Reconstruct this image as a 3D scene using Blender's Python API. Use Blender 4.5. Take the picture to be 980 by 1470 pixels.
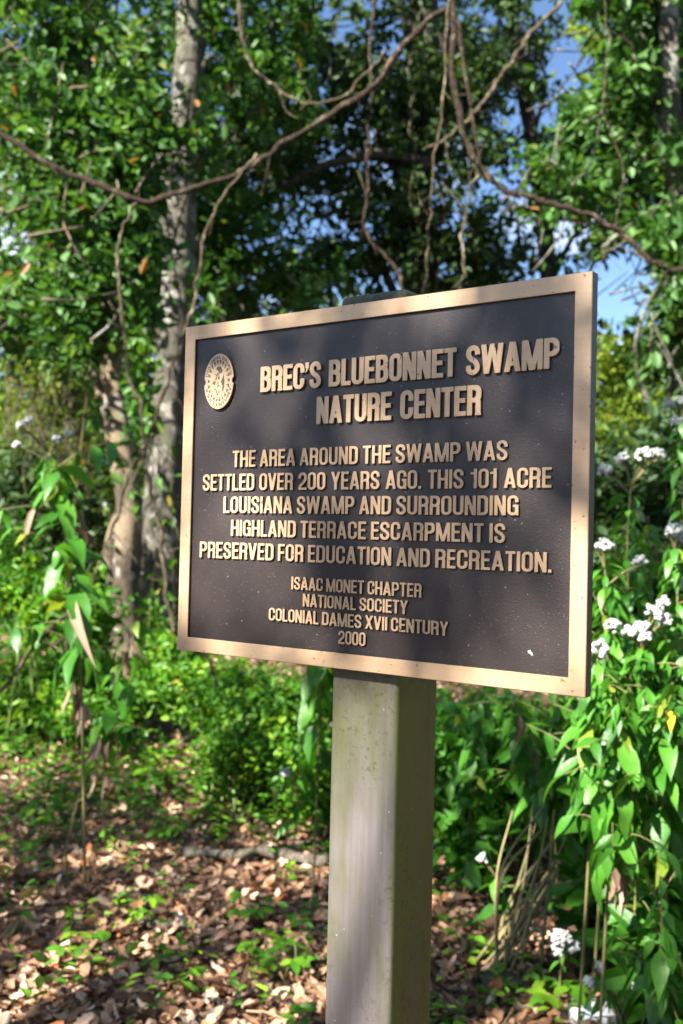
import bpy, bmesh, math, random
import numpy as np
from mathutils import Vector, Matrix

for o in list(bpy.data.objects):
    bpy.data.objects.remove(o, do_unlink=True)
scene = bpy.context.scene
COL = scene.collection
RNG = np.random.default_rng(7)
random.seed(7)

# ------------------------------------------------------------------ camera
CAM_Z = 1.45
PITCH, ROLL = 0.02286, 0.02329
FPX, PW, PH = 1429.0, 980.0, 1470.0          # photograph's focal length and size in its pixels
_f = np.array([0, math.cos(PITCH), math.sin(PITCH)])
_u0 = np.array([0, -math.sin(PITCH), math.cos(PITCH)])
_r0 = np.array([1.0, 0, 0])
CR = math.cos(ROLL) * _r0 + math.sin(ROLL) * _u0
CU = -math.sin(ROLL) * _r0 + math.cos(ROLL) * _u0
CF = _f
CAM = np.array([0, 0, CAM_Z])
cam_d = bpy.data.cameras.new('camera')
cam = bpy.data.objects.new('camera', cam_d)
COL.objects.link(cam)
cam.matrix_world = Matrix(((CR[0], CU[0], -CF[0], 0), (CR[1], CU[1], -CF[1], 0), (CR[2], CU[2], -CF[2], CAM_Z), (0, 0, 0, 1)))
cam_d.sensor_fit = 'VERTICAL'
cam_d.sensor_height = 36.0
cam_d.sensor_width = 24.0
cam_d.lens = 36.0 * FPX / PH
cam_d.clip_end = 2000
cam_d.clip_start = 0.05
cam_d.dof.use_dof = True
cam_d.dof.focus_distance = 1.245
cam_d.dof.aperture_fstop = 5.6
scene.camera = cam

# ------------------------------------------------------------------ light
SUN = np.array([-0.60, -0.50, 0.66])
SUN = SUN / np.linalg.norm(SUN)
world = bpy.data.worlds.new('World')
scene.world = world
world.use_nodes = True
wn = world.node_tree
wn.nodes.clear()
sky = wn.nodes.new('ShaderNodeTexSky')
sky.sky_type = 'NISHITA'
sky.sun_disc = False
sky.sun_elevation = math.asin(SUN[2])
sky.sun_rotation = math.atan2(SUN[0], SUN[1])
sky.altitude = 1200
sky.air_density = 1.0
sky.dust_density = 0.05
sky.ozone_density = 4.0
bg = wn.nodes.new('ShaderNodeBackground')
bg.inputs['Strength'].default_value = 0.05
wo = wn.nodes.new('ShaderNodeOutputWorld')
# broken white cloud over the blue
_tc = wn.nodes.new('ShaderNodeTexCoord')
_mp = wn.nodes.new('ShaderNodeMapping'); _mp.inputs['Scale'].default_value = (1, 1, 1.8); _mp.inputs['Location'].default_value = (0.35, 0.1, 0.0)
_cn = wn.nodes.new('ShaderNodeTexNoise'); _cn.inputs['Scale'].default_value = 3.4; _cn.inputs['Detail'].default_value = 5
_cr = wn.nodes.new('ShaderNodeValToRGB'); _cr.color_ramp.elements[0].position = 0.53; _cr.color_ramp.elements[1].position = 0.68
_mx = wn.nodes.new('ShaderNodeMix'); _mx.data_type = 'RGBA'
_mx.inputs[7].default_value = (9.5, 10.2, 11.2, 1)
wn.links.new(_tc.outputs['Generated'], _mp.inputs[0]); wn.links.new(_mp.outputs[0], _cn.inputs['Vector'])
wn.links.new(_cn.outputs['Fac'], _cr.inputs[0]); wn.links.new(_cr.outputs[0], _mx.inputs[0])
wn.links.new(sky.outputs[0], _mx.inputs[6]); wn.links.new(_mx.outputs[2], bg.inputs[0])
wn.links.new(bg.outputs[0], wo.inputs[0])
sl = bpy.data.lights.new('sun', 'SUN')
sl.energy = 5.0
sl.angle = math.radians(0.53)
sl.color = (1.0, 0.94, 0.84)
so = bpy.data.objects.new('sun', sl)
COL.objects.link(so)
so.rotation_euler = Vector(SUN).to_track_quat('Z', 'Y').to_euler()
scene.view_settings.view_transform = 'Standard'
scene.view_settings.look = 'None'
scene.view_settings.gamma = 1.0
scene.view_settings.exposure = 2.35
scene.view_settings.use_curve_mapping = False
scene.render.engine = 'CYCLES'
scene.cycles.use_denoising = True
scene.cycles.max_bounces = 8
scene.cycles.transparent_max_bounces = 8
scene.cycles.sample_clamp_indirect = 6

# ------------------------------------------------------------------ helpers
def P(px, py, Y):
    """A point Y metres ahead of the camera, seen at photo pixel (px, py)."""
    return CAM + Y * (CF + CR * (px - PW / 2) / FPX + CU * (PH / 2 - py) / FPX)

def pix(Q):
    D = np.asarray(Q) - CAM
    z = np.maximum(D @ CF, 1e-3)
    return PW / 2 + FPX * (D @ CR) / z, PH / 2 - FPX * (D @ CU) / z, D @ CF

def unit(v):
    v = np.asarray(v, float)
    return v / np.maximum(np.linalg.norm(v, axis=-1, keepdims=True), 1e-9)

def smooth(a, b, x):
    t = np.clip((x - a) / (b - a), 0, 1)
    return t * t * (3 - 2 * t)

def gz(x, y):
    x = np.asarray(x, float); y = np.asarray(y, float)
    z = 0.45 * smooth(4.2, 9.5, y) + 0.25 * smooth(9, 30, y)
    z = z + 0.03 * np.sin(1.7 * x + 0.6) * np.sin(1.3 * y) + 0.016 * np.sin(4.1 * x) * np.sin(3.7 * y + 1)
    return z

def on_ground(px, py):
    for Y in np.arange(1.5, 30, 0.01):
        q = P(px, py, Y)
        if q[2] <= gz(q[0], q[1]):
            return q
    return q

def tag(o, label=None, cat=None, group=None, kind=None):
    if label: o['label'] = label
    if cat: o['category'] = cat
    if group: o['group'] = group
    if kind: o['kind'] = kind
    return o

def thing(name, label, cat, loc=(0, 0, 0), rz=0.0, group=None):
    o = bpy.data.objects.new(name, None)
    o.empty_display_size = 0.1
    COL.objects.link(o)
    o.location = [float(c) for c in loc]
    o.rotation_euler = (0, 0, rz)
    return tag(o, label, cat, group)

def link(name, me, parent=None, mats=()):
    o = bpy.data.objects.new(name, me)
    COL.objects.link(o)
    for m in mats: me.materials.append(m)
    if parent is not None: o.parent = parent
    return o

def mesh_np(name, V, faces, mats, parent=None, v=None, origin=None, smooth_shade=False):
    """One mesh from arrays; faces is a list of (n,k) index arrays. Verts are world coordinates unless parent is given
    with origin, in which case the parent's location is subtracted."""
    V = np.asarray(V, float).reshape(-1, 3)
    if origin is not None: V = V - np.asarray(origin, float)
    me = bpy.data.meshes.new(name)
    me.vertices.add(len(V))
    me.vertices.foreach_set('co', V.astype(np.float32).ravel())
    idx = np.concatenate([np.asarray(f).ravel() for f in faces]).astype(np.int32)
    cnt = np.concatenate([np.full(len(f), np.asarray(f).shape[1]) for f in faces]).astype(np.int32)
    me.loops.add(len(idx))
    me.loops.foreach_set('vertex_index', idx)
    me.polygons.add(len(cnt))
    st = np.zeros(len(cnt), np.int32); st[1:] = np.cumsum(cnt)[:-1]
    me.polygons.foreach_set('loop_start', st)
    me.polygons.foreach_set('loop_total', cnt)
    me.polygons.foreach_set('use_smooth', np.full(len(cnt), bool(smooth_shade)))
    if v is not None:
        a = me.attributes.new('v', 'FLOAT', 'POINT')
        a.data.foreach_set('value', np.asarray(v, np.float32))
    me.update(calc_edges=True)
    return link(name, me, parent, mats)

class Soup:
    """Collects vertices / faces / a per-vertex value, then becomes ONE mesh object."""
    def __init__(s): s.V, s.F, s.A, s.n = [], [], [], 0
    def add(s, V, F, a=0.5):
        V = np.asarray(V, float).reshape(-1, 3)
        s.V.append(V)
        for f in (F if isinstance(F, list) else [F]):
            s.F.append(np.asarray(f) + s.n)
        s.A.append(np.full(len(V), a) if np.isscalar(a) else np.asarray(a, float))
        s.n += len(V)
    def build(s, name, mats, parent=None, origin=None, smooth_shade=False):
        if not isinstance(mats, (list, tuple)): mats = [mats]
        return mesh_np(name, np.concatenate(s.V), s.F, mats, parent, np.concatenate(s.A), origin, smooth_shade)

def spline(pts, n):
    """Catmull-Rom through the points."""
    p = np.asarray(pts, float)
    if len(p) == 2: return p[0] + (p[1] - p[0]) * np.linspace(0, 1, n)[:, None]
    q = np.vstack([2 * p[0] - p[1], p, 2 * p[-1] - p[-2]])
    out = []
    for s in np.linspace(0, len(p) - 1, n):
        i = min(int(s), len(p) - 2); t = s - i
        a, b, c, d = q[i], q[i + 1], q[i + 2], q[i + 3]
        out.append(0.5 * (2 * b + (c - a) * t + (2 * a - 5 * b + 4 * c - d) * t * t + (3 * b - a - 3 * c + d) * t ** 3))
    return np.array(out)

def tube(path, rad, seg=8, lump=0.0, rng=RNG):
    path = np.asarray(path, float); n = len(path)
    rad = np.broadcast_to(np.asarray(rad, float), (n,)) if np.ndim(rad) else np.full(n, float(rad))
    T = unit(np.gradient(path, axis=0))
    ref = np.array([0.3, 0.9, 0.1]) if abs(T[0] @ np.array([0.3, 0.9, 0.1])) < 0.85 else np.array([1.0, 0, 0])
    N = unit(np.cross(T[0], ref)); V = []
    ang = np.arange(seg) * 2 * math.pi / seg
    ph = rng.random(3) * 6.28
    for i in range(n):
        N = unit(N - T[i] * (N @ T[i])); B = np.cross(T[i], N)
        k = 1 + lump * (np.sin(2 * ang + ph[0] + 0.35 * i) * 0.5 + np.sin(3 * ang + ph[1] - 0.5 * i) * 0.35 + 0.5 * math.sin(ph[2] + 0.9 * i))
        V.append(path[i] + rad[i] * k[:, None] * (np.cos(ang)[:, None] * N + np.sin(ang)[:, None] * B))
    V = np.concatenate(V)
    i, j = np.meshgrid(np.arange(n - 1), np.arange(seg), indexing='ij')
    a = (i * seg + j).ravel(); b = (i * seg + (j + 1) % seg).ravel()
    F = np.stack([a, b, b + seg, a + seg], 1)
    V = np.vstack([V, path[0], path[-1]])
    k = np.arange(seg); e = (n - 1) * seg
    C0 = np.stack([np.full(seg, n * seg), (k + 1) % seg, k], 1)
    C1 = np.stack([np.full(seg, n * seg + 1), e + k, e + (k + 1) % seg], 1)
    return V, [F, np.vstack([C0, C1])]

def leaves(pos, d, nrm, L, Wd, fold=0.25, bend=0.2, stations=None):
    """Leaves as folded, bent blades.  stations: list of (t, width fraction); the default is the six-vertex leaf."""
    pos = np.asarray(pos, float); N = len(pos)
    d = unit(d); s = unit(np.cross(d, nrm)); n = np.cross(s, d)
    L = np.broadcast_to(L, (N,))[:, None]; Wd = np.broadcast_to(Wd, (N,))[:, None]
    fold = np.broadcast_to(fold, (N,))[:, None]; bend = np.broadcast_to(bend, (N,))[:, None]
    if stations is None:
        def pt(t, w):
            return pos + d * L * t - n * L * bend * t * t + s * Wd * w + n * Wd * fold * abs(w)
        V = np.stack([pt(0, 0), pt(0.33, 0.5), pt(0.72, 0.40), pt(1, 0), pt(0.72, -0.40), pt(0.33, -0.5)], 1)
        b = np.arange(N)[:, None] * 6
        F = np.vstack([b + np.array([[0, 1, 2, 3]]), b + np.array([[0, 3, 4, 5]])])
        return V.reshape(-1, 3), F, 6
    rows = []; ph = RNG.random((N, 1)) * 6.28; wv = RNG.normal(size=(N, 1)) * .07 + .05; sk = RNG.normal(size=(N, 1)) * .12
    for t, w in stations:
        c = pos + d * L * (t - 0.18 * bend * t ** 3) - n * L * bend * t * t
        c = c + s * Wd * sk * t * t
        e1 = n * Wd * wv * np.sin(13 * t + ph) * min(w * 1.5, 1); e2 = n * Wd * wv * np.cos(11 * t + ph) * min(w * 1.5, 1)
        rows += [c + s * Wd * w * 0.5 + n * Wd * fold * abs(w) * 0.5 + e1, c, c - s * Wd * w * 0.5 + n * Wd * fold * abs(w) * 0.5 + e2]
    k = len(rows); V = np.stack(rows, 1)
    b = np.arange(N)[:, None] * k
    F = []
    for r in range(len(stations) - 1):
        o = 3 * r
        F += [b + np.array([[o, o + 1, o + 4, o + 3]]), b + np.array([[o + 1, o + 2, o + 5, o + 4]])]
    return V.reshape(-1, 3), np.vstack(F), k

BLADE = [(0, 0.03), (0.08, 0.22), (0.2, 0.68), (0.34, 0.97), (0.5, 0.94), (0.66, 0.70), (0.82, 0.36), (0.93, 0.13), (1, 0.01)]
OVAL = [(0, 0.05), (0.15, 0.6), (0.4, 1.0), (0.65, 0.9), (0.88, 0.5), (1, 0.03)]
OAK = [(0, 0.05), (0.12, 0.35), (0.25, 0.75), (0.36, 0.55), (0.5, 1.0), (0.62, 0.62), (0.78, 0.8), (0.9, 0.4), (1, 0.05)]

# ------------------------------------------------------------------ materials
def nmat(name):
    m = bpy.data.materials.new(name); m.use_nodes = True
    nt = m.node_tree; nt.nodes.clear()
    out = nt.nodes.new('ShaderNodeOutputMaterial')
    return m, nt, out

def N(nt, t, **kw):
    n = nt.nodes.new(t)
    for k, v in kw.items():
        if k.startswith('i_'):
            n.inputs[k[2:].replace('_', ' ')].default_value = v
        else: setattr(n, k, v)
    return n

def ramp(nt, stops, src, interp='LINEAR'):
    r = nt.nodes.new('ShaderNodeValToRGB'); cr = r.color_ramp; cr.interpolation = interp
    while len(cr.elements) < len(stops): cr.elements.new(0.5)
    for e, (p, c) in zip(cr.elements, stops):
        e.position = p; e.color = (*c, 1) if len(c) == 3 else c
    nt.links.new(src, r.inputs[0])
    return r.outputs[0]

def coords(nt, scale=(1, 1, 1)):
    tc = nt.nodes.new('ShaderNodeTexCoord'); mp = nt.nodes.new('ShaderNodeMapping')
    mp.inputs['Scale'].default_value = scale
    nt.links.new(tc.outputs['Object'], mp.inputs[0])
    return mp.outputs[0]

def noise(nt, vec, scale, detail=4, rough=0.55):
    n = N(nt, 'ShaderNodeTexNoise'); n.inputs['Scale'].default_value = scale
    n.inputs['Detail'].default_value = detail; n.inputs['Roughness'].default_value = rough
    nt.links.new(vec, n.inputs['Vector'])
    return n.outputs['Fac']

def mixc(nt, fac, a, b, blend='MIX'):
    m = N(nt, 'ShaderNodeMix', data_type='RGBA', blend_type=blend)
    for sock, val in ((m.inputs[0], fac), (m.inputs[6], a), (m.inputs[7], b)):
        if isinstance(val, bpy.types.NodeSocket): nt.links.new(val, sock)
        elif isinstance(val, (int, float)): sock.default_value = val
        else: sock.default_value = (*val, 1)
    return m.outputs[2]

def math_n(nt, op, a, b=0.0):
    m = N(nt, 'ShaderNodeMath', operation=op)
    for sock, val in ((m.inputs[0], a), (m.inputs[1], b)):
        if isinstance(val, bpy.types.NodeSocket): nt.links.new(val, sock)
        else: sock.default_value = val
    return m.outputs[0]

def bump(nt, h, strength, dist):
    b = N(nt, 'ShaderNodeBump'); b.inputs['Strength'].default_value = strength; b.inputs['Distance'].default_value = dist
    nt.links.new(h, b.inputs['Height'])
    return b.outputs[0]

def leaf_mat(name, stops, trans=0.4, rough=0.42, spec=0.45, tint=(1.25, 1.15, 0.55), vein=0.0):
    m, nt, out = nmat(name)
    at = N(nt, 'ShaderNodeAttribute', attribute_name='v')
    c = ramp(nt, stops, at.outputs['Fac'])
    nf = noise(nt, coords(nt), 14, 2)
    c = mixc(nt, 0.35, c, ramp(nt, [(0.3, (0.55, 0.55, 0.5)), (0.7, (1.35, 1.3, 1.2))], nf), 'MULTIPLY')
    p = N(nt, 'ShaderNodeBsdfPrincipled')
    p.inputs['Roughness'].default_value = rough
    p.inputs['Specular IOR Level'].default_value = spec
    nt.links.new(c, p.inputs['Base Color'])
    if vein:
        nt.links.new(bump(nt, noise(nt, coords(nt), 90, 3), vein, 0.004), p.inputs['Normal'])
    t = N(nt, 'ShaderNodeBsdfTranslucent')
    nt.links.new(mixc(nt, 1.0, c, tint, 'MULTIPLY'), t.inputs[0])
    mx = N(nt, 'ShaderNodeMixShader'); mx.inputs[0].default_value = trans
    nt.links.new(p.outputs[0], mx.inputs[1]); nt.links.new(t.outputs[0], mx.inputs[2])
    nt.links.new(mx.outputs[0], out.inputs[0])
    return m

def plain(name, color, rough=0.6, metal=0.0, spec=0.5, var=0.25, scale=20, bstr=0.3, bscale=60, bdist=0.004, stretch=(1, 1, 1)):
    m, nt, out = nmat(name)
    v = coords(nt, stretch)
    f = noise(nt, v, scale, 5)
    lo = tuple(c * (1 - var) for c in color); hi = tuple(min(1, c * (1 + var)) for c in color)
    c = ramp(nt, [(0.3, lo), (0.7, hi)], f)
    p = N(nt, 'ShaderNodeBsdfPrincipled')
    p.inputs['Roughness'].default_value = rough; p.inputs['Metallic'].default_value = metal
    p.inputs['Specular IOR Level'].default_value = spec
    nt.links.new(c, p.inputs['Base Color'])
    if bstr: nt.links.new(bump(nt, noise(nt, v, bscale, 4), bstr, bdist), p.inputs['Normal'])
    nt.links.new(p.outputs[0], out.inputs[0])
    return m

def bark(name, dark, light, lichen, amount=0.5, scale=5, tanpatch=None):
    m, nt, out = nmat(name)
    v = coords(nt, (1, 1, 0.35)); v2 = coords(nt)
    c = ramp(nt, [(0.35, dark), (0.65, light)], noise(nt, v, scale * 5, 6, 0.65))
    l = ramp(nt, [(amount, (0, 0, 0)), (amount + 0.06, (1, 1, 1))], noise(nt, v2, scale * 1.2, 5, 0.6))
    c = mixc(nt, l, c, lichen)
    c = mixc(nt, ramp(nt, [(0.58, (0, 0, 0)), (0.66, (0.55, 0.55, 0.55))], noise(nt, v2, scale * 0.55, 3)), c, (0.10, 0.115, 0.05))
    if tanpatch:
        c = mixc(nt, ramp(nt, [(0.48, (0, 0, 0)), (0.56, (0.8, 0.8, 0.8))], noise(nt, v2, scale * 0.35, 3)), c, tanpatch)
    p = N(nt, 'ShaderNodeBsdfPrincipled'); p.inputs['Roughness'].default_value = 0.85
    p.inputs['Specular IOR Level'].default_value = 0.25
    nt.links.new(c, p.inputs['Base Color'])
    nt.links.new(bump(nt, noise(nt, v, scale * 7, 6, 0.7), 1.0, 0.05), p.inputs['Normal'])
    nt.links.new(p.outputs[0], out.inputs[0])
    return m

M = {}
M['oak_leaf'] = leaf_mat('oak_leaf', [(0, (0.012, 0.046, 0.008)), (0.45, (0.040, 0.118, 0.018)), (0.8, (0.092, 0.21, 0.048)), (0.97, (0.14, 0.20, 0.04)), (1, (0.25, 0.12, 0.03))], 0.38, 0.52, 0.35)
M['yellow_leaf'] = leaf_mat('yellow_green_leaf', [(0, (0.045, 0.09, 0.01)), (0.5, (0.105, 0.185, 0.016)), (0.95, (0.23, 0.31, 0.03)), (1, (0.35, 0.16, 0.04))], 0.45, 0.55, 0.3)
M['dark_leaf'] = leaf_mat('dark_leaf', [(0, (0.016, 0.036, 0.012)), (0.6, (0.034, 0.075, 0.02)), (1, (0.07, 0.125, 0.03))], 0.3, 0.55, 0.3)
M['far_leaf'] = leaf_mat('far_leaf', [(0, (0.02, 0.045, 0.014)), (0.5, (0.045, 0.09, 0.022)), (1, (0.12, 0.17, 0.035))], 0.35, 0.6, 0.25)
M['weed_leaf'] = leaf_mat('weed_leaf', [(0, (0.025, 0.11, 0.012)), (0.5, (0.055, 0.20, 0.018)), (0.9, (0.10, 0.28, 0.028)), (1, (0.2, 0.29, 0.03))], 0.40, 0.42, 0.4, vein=0.35)
M['gold_leaf'] = leaf_mat('gold_leaf', [(0, (0.62, 0.42, 0.03)), (1, (0.7, 0.5, 0.04))], 0.3, 0.5, 0.3)
M['cover_leaf'] = leaf_mat('cover_leaf', [(0, (0.022, 0.09, 0.008)), (0.5, (0.065, 0.205, 0.012)), (0.95, (0.21, 0.37, 0.02)), (1, (0.35, 0.28, 0.05))], 0.4, 0.5, 0.35)
M['litter'] = leaf_mat('dead_leaf', [(0, (0.045, 0.024, 0.014)), (0.3, (0.14, 0.07, 0.04)), (0.55, (0.29, 0.16, 0.09)), (0.75, (0.47, 0.30, 0.19)), (0.9, (0.66, 0.50, 0.38)), (0.95, (0.34, 0.15, 0.06)), (1, (0.36, 0.12, 0.045))], 0.15, 0.6, 0.3, (1.1, 0.9, 0.7))
M['withered'] = leaf_mat('withered_leaf', [(0, (0.12, 0.08, 0.055)), (0.5, (0.24, 0.17, 0.12)), (1, (0.38, 0.29, 0.21))], 0.2, 0.7, 0.2, (1, 0.9, 0.7))
M['bark_grey'] = bark('grey_bark', (0.065, 0.058, 0.046), (0.16, 0.148, 0.12), (0.30, 0.29, 0.255), 0.53, 5)
M['bark_patchy'] = bark('patchy_bark', (0.05, 0.04, 0.03), (0.13, 0.10, 0.072), (0.42, 0.41, 0.38), 0.57, 6, (0.30, 0.225, 0.15))
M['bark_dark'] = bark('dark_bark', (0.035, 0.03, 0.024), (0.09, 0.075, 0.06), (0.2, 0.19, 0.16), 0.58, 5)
M['vine'] = bark('vine_bark', (0.022, 0.014, 0.009), (0.070, 0.044, 0.027), (0.17, 0.12, 0.08), 0.56, 12)
M['pale_vine'] = bark('pale_vine_bark', (0.06, 0.045, 0.026), (0.17, 0.132, 0.08), (0.34, 0.28, 0.19), 0.56, 12)
M['straw'] = plain('dry_straw', (0.21, 0.175, 0.075), 0.6, var=0.35, scale=8)
M['green_stem'] = plain('green_stem', (0.14, 0.19, 0.05), 0.55, var=0.3, scale=10)
M['brown_stem'] = plain('brown_stem', (0.13, 0.115, 0.04), 0.7, var=0.4, scale=12)
M['dead_wood'] = bark('dead_wood', (0.08, 0.066, 0.05), (0.22, 0.185, 0.145), (0.34, 0.30, 0.25), 0.56, 9)
M['petal'] = plain('white_petal', (0.36, 0.375, 0.36), 0.8, spec=.1, var=0.2, scale=160, bstr=0)
M['stone'] = plain('pale_stone', (0.62, 0.66, 0.70), 0.6, var=0.15, scale=18, bstr=0.5, bscale=40)

# --- sign materials
def bronze(name):
    m, nt, out = nmat(name)
    v = coords(nt)
    c = ramp(nt, [(0.3, (0.52, 0.345, 0.21)), (0.7, (0.65, 0.45, 0.285))], noise(nt, v, 9, 4))
    st = noise(nt, coords(nt, (4, 4, 260)), 3, 3)          # brushed along the plaque
    c = mixc(nt, 0.18, c, ramp(nt, [(0.3, (0.7, 0.66, 0.6)), (0.7, (1.2, 1.2, 1.2))], st), 'MULTIPLY')
    tar = ramp(nt, [(0.5, (0, 0, 0)), (0.75, (0.45, 0.45, 0.45))], noise(nt, v, 22, 6, 0.7))
    c = mixc(nt, tar, c, (0.36, 0.225, 0.12))
    spk = ramp(nt, [(0.27, (1, 1, 1)), (0.30, (0, 0, 0))], noise(nt, v, 140, 2, 0.5))
    c = mixc(nt, math_n(nt, 'MULTIPLY', spk, 0.7), c, (0.12, 0.07, 0.04))
    p = N(nt, 'ShaderNodeBsdfPrincipled')
    nt.links.new(c, p.inputs['Base Color'])
    p.inputs['Metallic'].default_value = 0.35
    rr = N(nt, 'ShaderNodeMapRange'); nt.links.new(noise(nt, v, 30, 4), rr.inputs[0])
    rr.inputs[3].default_value = 0.36; rr.inputs[4].default_value = 0.56
    nt.links.new(rr.outputs[0], p.inputs['Roughness'])
    nt.links.new(bump(nt, st, 0.06, 0.001), p.inputs['Normal'])
    nt.links.new(p.outputs[0], out.inputs[0])
    return m
M['bronze'] = bronze('polished_bronze')

def panel_mat():
    m, nt, out = nmat('dark_grained_panel')
    v = coords(nt)
    vo = N(nt, 'ShaderNodeTexVoronoi'); vo.inputs['Scale'].default_value = 760; vo.inputs['Randomness'].default_value = 1
    nt.links.new(v, vo.inputs['Vector'])
    n1 = noise(nt, v, 900, 2)
    h = math_n(nt, 'ADD', vo.outputs['Distance'], n1)
    c = ramp(nt, [(0.3, (0.013, 0.0085, 0.008)), (0.7, (0.025, 0.017, 0.016))], noise(nt, v, 12, 5))
    c = mixc(nt, 0.6, c, ramp(nt, [(0.35, (0.5, 0.5, 0.5)), (0.9, (1.5, 1.5, 1.5))], h), 'MULTIPLY')
    vs = N(nt, 'ShaderNodeTexVoronoi'); vs.inputs['Scale'].default_value = 110; nt.links.new(v, vs.inputs['Vector'])
    sep = N(nt, 'ShaderNodeSeparateColor'); nt.links.new(vs.outputs['Color'], sep.inputs[0])
    dots = math_n(nt, 'MULTIPLY', math_n(nt, 'LESS_THAN', vs.outputs['Distance'], 0.11), math_n(nt, 'GREATER_THAN', sep.outputs[0], 0.80))
    vs2 = N(nt, 'ShaderNodeTexVoronoi'); vs2.inputs['Scale'].default_value = 330; nt.links.new(v, vs2.inputs['Vector'])
    sp2 = N(nt, 'ShaderNodeSeparateColor'); nt.links.new(vs2.outputs['Color'], sp2.inputs[0])
    dots2 = math_n(nt, 'MULTIPLY', math_n(nt, 'LESS_THAN', vs2.outputs['Distance'], 0.2), math_n(nt, 'GREATER_THAN', sp2.outputs[0], 0.86))
    c = mixc(nt, math_n(nt, 'MULTIPLY', dots, 0.3), c, (0.5, 0.47, 0.42))
    c = mixc(nt, math_n(nt, 'MULTIPLY', dots2, 0.16), c, (0.5, 0.47, 0.43))
    p = N(nt, 'ShaderNodeBsdfPrincipled')
    nt.links.new(c, p.inputs['Base Color'])
    p.inputs['Roughness'].default_value = 0.42
    p.inputs['Specular IOR Level'].default_value = 0.65
    nt.links.new(bump(nt, h, 0.42, 0.0004), p.inputs['Normal'])
    nt.links.new(p.outputs[0], out.inputs[0])
    return m
M['panel'] = panel_mat()
M['patina'] = plain('dark_patina', (0.040, 0.030, 0.025), 0.45, spec=0.5, var=0.4, scale=80, bstr=0.4, bscale=300, bdist=0.001)

def post_mat(name, base, algae, lo, hi):
    m, nt, out = nmat(name)
    v = coords(nt, (1, 1, 0.28)); v2 = coords(nt); vg = coords(nt, (26, 26, 0.5))
    c = ramp(nt, [(0.3, tuple(x * 0.8 for x in base)), (0.7, tuple(x * 1.12 for x in base))], noise(nt, v, 16, 5))
    c = mixc(nt, 0.3, c, ramp(nt, [(0.3, (0.7, 0.7, 0.7)), (0.7, (1.2, 1.2, 1.2))], noise(nt, vg, 6, 4)), 'MULTIPLY')
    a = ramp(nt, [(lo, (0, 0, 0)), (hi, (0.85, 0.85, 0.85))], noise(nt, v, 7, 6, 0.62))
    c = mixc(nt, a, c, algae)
    # mildew: small dark flecks gathered in patches
    patch = ramp(nt, [(0.46, (0, 0, 0)), (0.58, (1, 1, 1))], noise(nt, v, 10, 4))
    fleck = ramp(nt, [(0.56, (0, 0, 0)), (0.62, (0.7, 0.7, 0.7))], noise(nt, v2, 150, 4, 0.6))
    c = mixc(nt, math_n(nt, 'MULTIPLY', patch, fleck), c, (0.05, 0.05, 0.035))
    vs = N(nt, 'ShaderNodeTexVoronoi'); vs.inputs['Scale'].default_value = 95; nt.links.new(v2, vs.inputs['Vector'])
    sep = N(nt, 'ShaderNodeSeparateColor'); nt.links.new(vs.outputs['Color'], sep.inputs[0])
    dots = math_n(nt, 'MULTIPLY', math_n(nt, 'LESS_THAN', vs.outputs['Distance'], 0.12), math_n(nt, 'GREATER_THAN', sep.outputs[0], 0.91))
    c = mixc(nt, math_n(nt, 'MULTIPLY', dots, 0.45), c, (0.5, 0.48, 0.43))
    big = ramp(nt, [(0.475, (0, 0, 0)), (0.62, (0.75, 0.75, 0.75))], noise(nt, v, 5.5, 5))
    c = mixc(nt, big, c, algae)
    strk = ramp(nt, [(0.52, (0, 0, 0)), (0.7, (0.5, 0.5, 0.5))], noise(nt, coords(nt, (60, 60, 1.2)), 1.5, 5))
    c = mixc(nt, strk, c, (0.10, 0.095, 0.075))
    # shade under the plaque's lower edge, painted into the post colour
    tc = N(nt, 'ShaderNodeTexCoord'); sx = N(nt, 'ShaderNodeSeparateXYZ'); nt.links.new(tc.outputs['Object'], sx.inputs[0])
    g = N(nt, 'ShaderNodeMapRange'); nt.links.new(sx.outputs['Z'], g.inputs[0])
    g.inputs[1].default_value = 1.235; g.inputs[2].default_value = 1.285
    gr = math_n(nt, 'MULTIPLY', g.outputs[0], ramp(nt, [(0.35, (0.25, 0.25, 0.25)), (0.65, (0.9, 0.9, 0.9))], noise(nt, v2, 60, 5)))
    c = mixc(nt, gr, c, (0.05, 0.042, 0.03))
    p = N(nt, 'ShaderNodeBsdfPrincipled'); nt.links.new(c, p.inputs['Base Color'])
    p.inputs['Roughness'].default_value = 0.62; p.inputs['Specular IOR Level'].default_value = 0.35
    hb = math_n(nt, 'ADD', noise(nt, vg, 5, 4), math_n(nt, 'MULTIPLY', noise(nt, v2, 220, 3), 0.5))
    nt.links.new(bump(nt, hb, 0.25, 0.002), p.inputs['Normal'])
    nt.links.new(p.outputs[0], out.inputs[0])
    return m
M['post'] = post_mat('weathered_grey_post', (0.165, 0.145, 0.146), (0.085, 0.094, 0.022), 0.49, 0.63)
M['post_side'] = post_mat('algae_covered_post_side', (0.095, 0.082, 0.036), (0.10, 0.118, 0.018), 0.36, 0.52)

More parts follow.
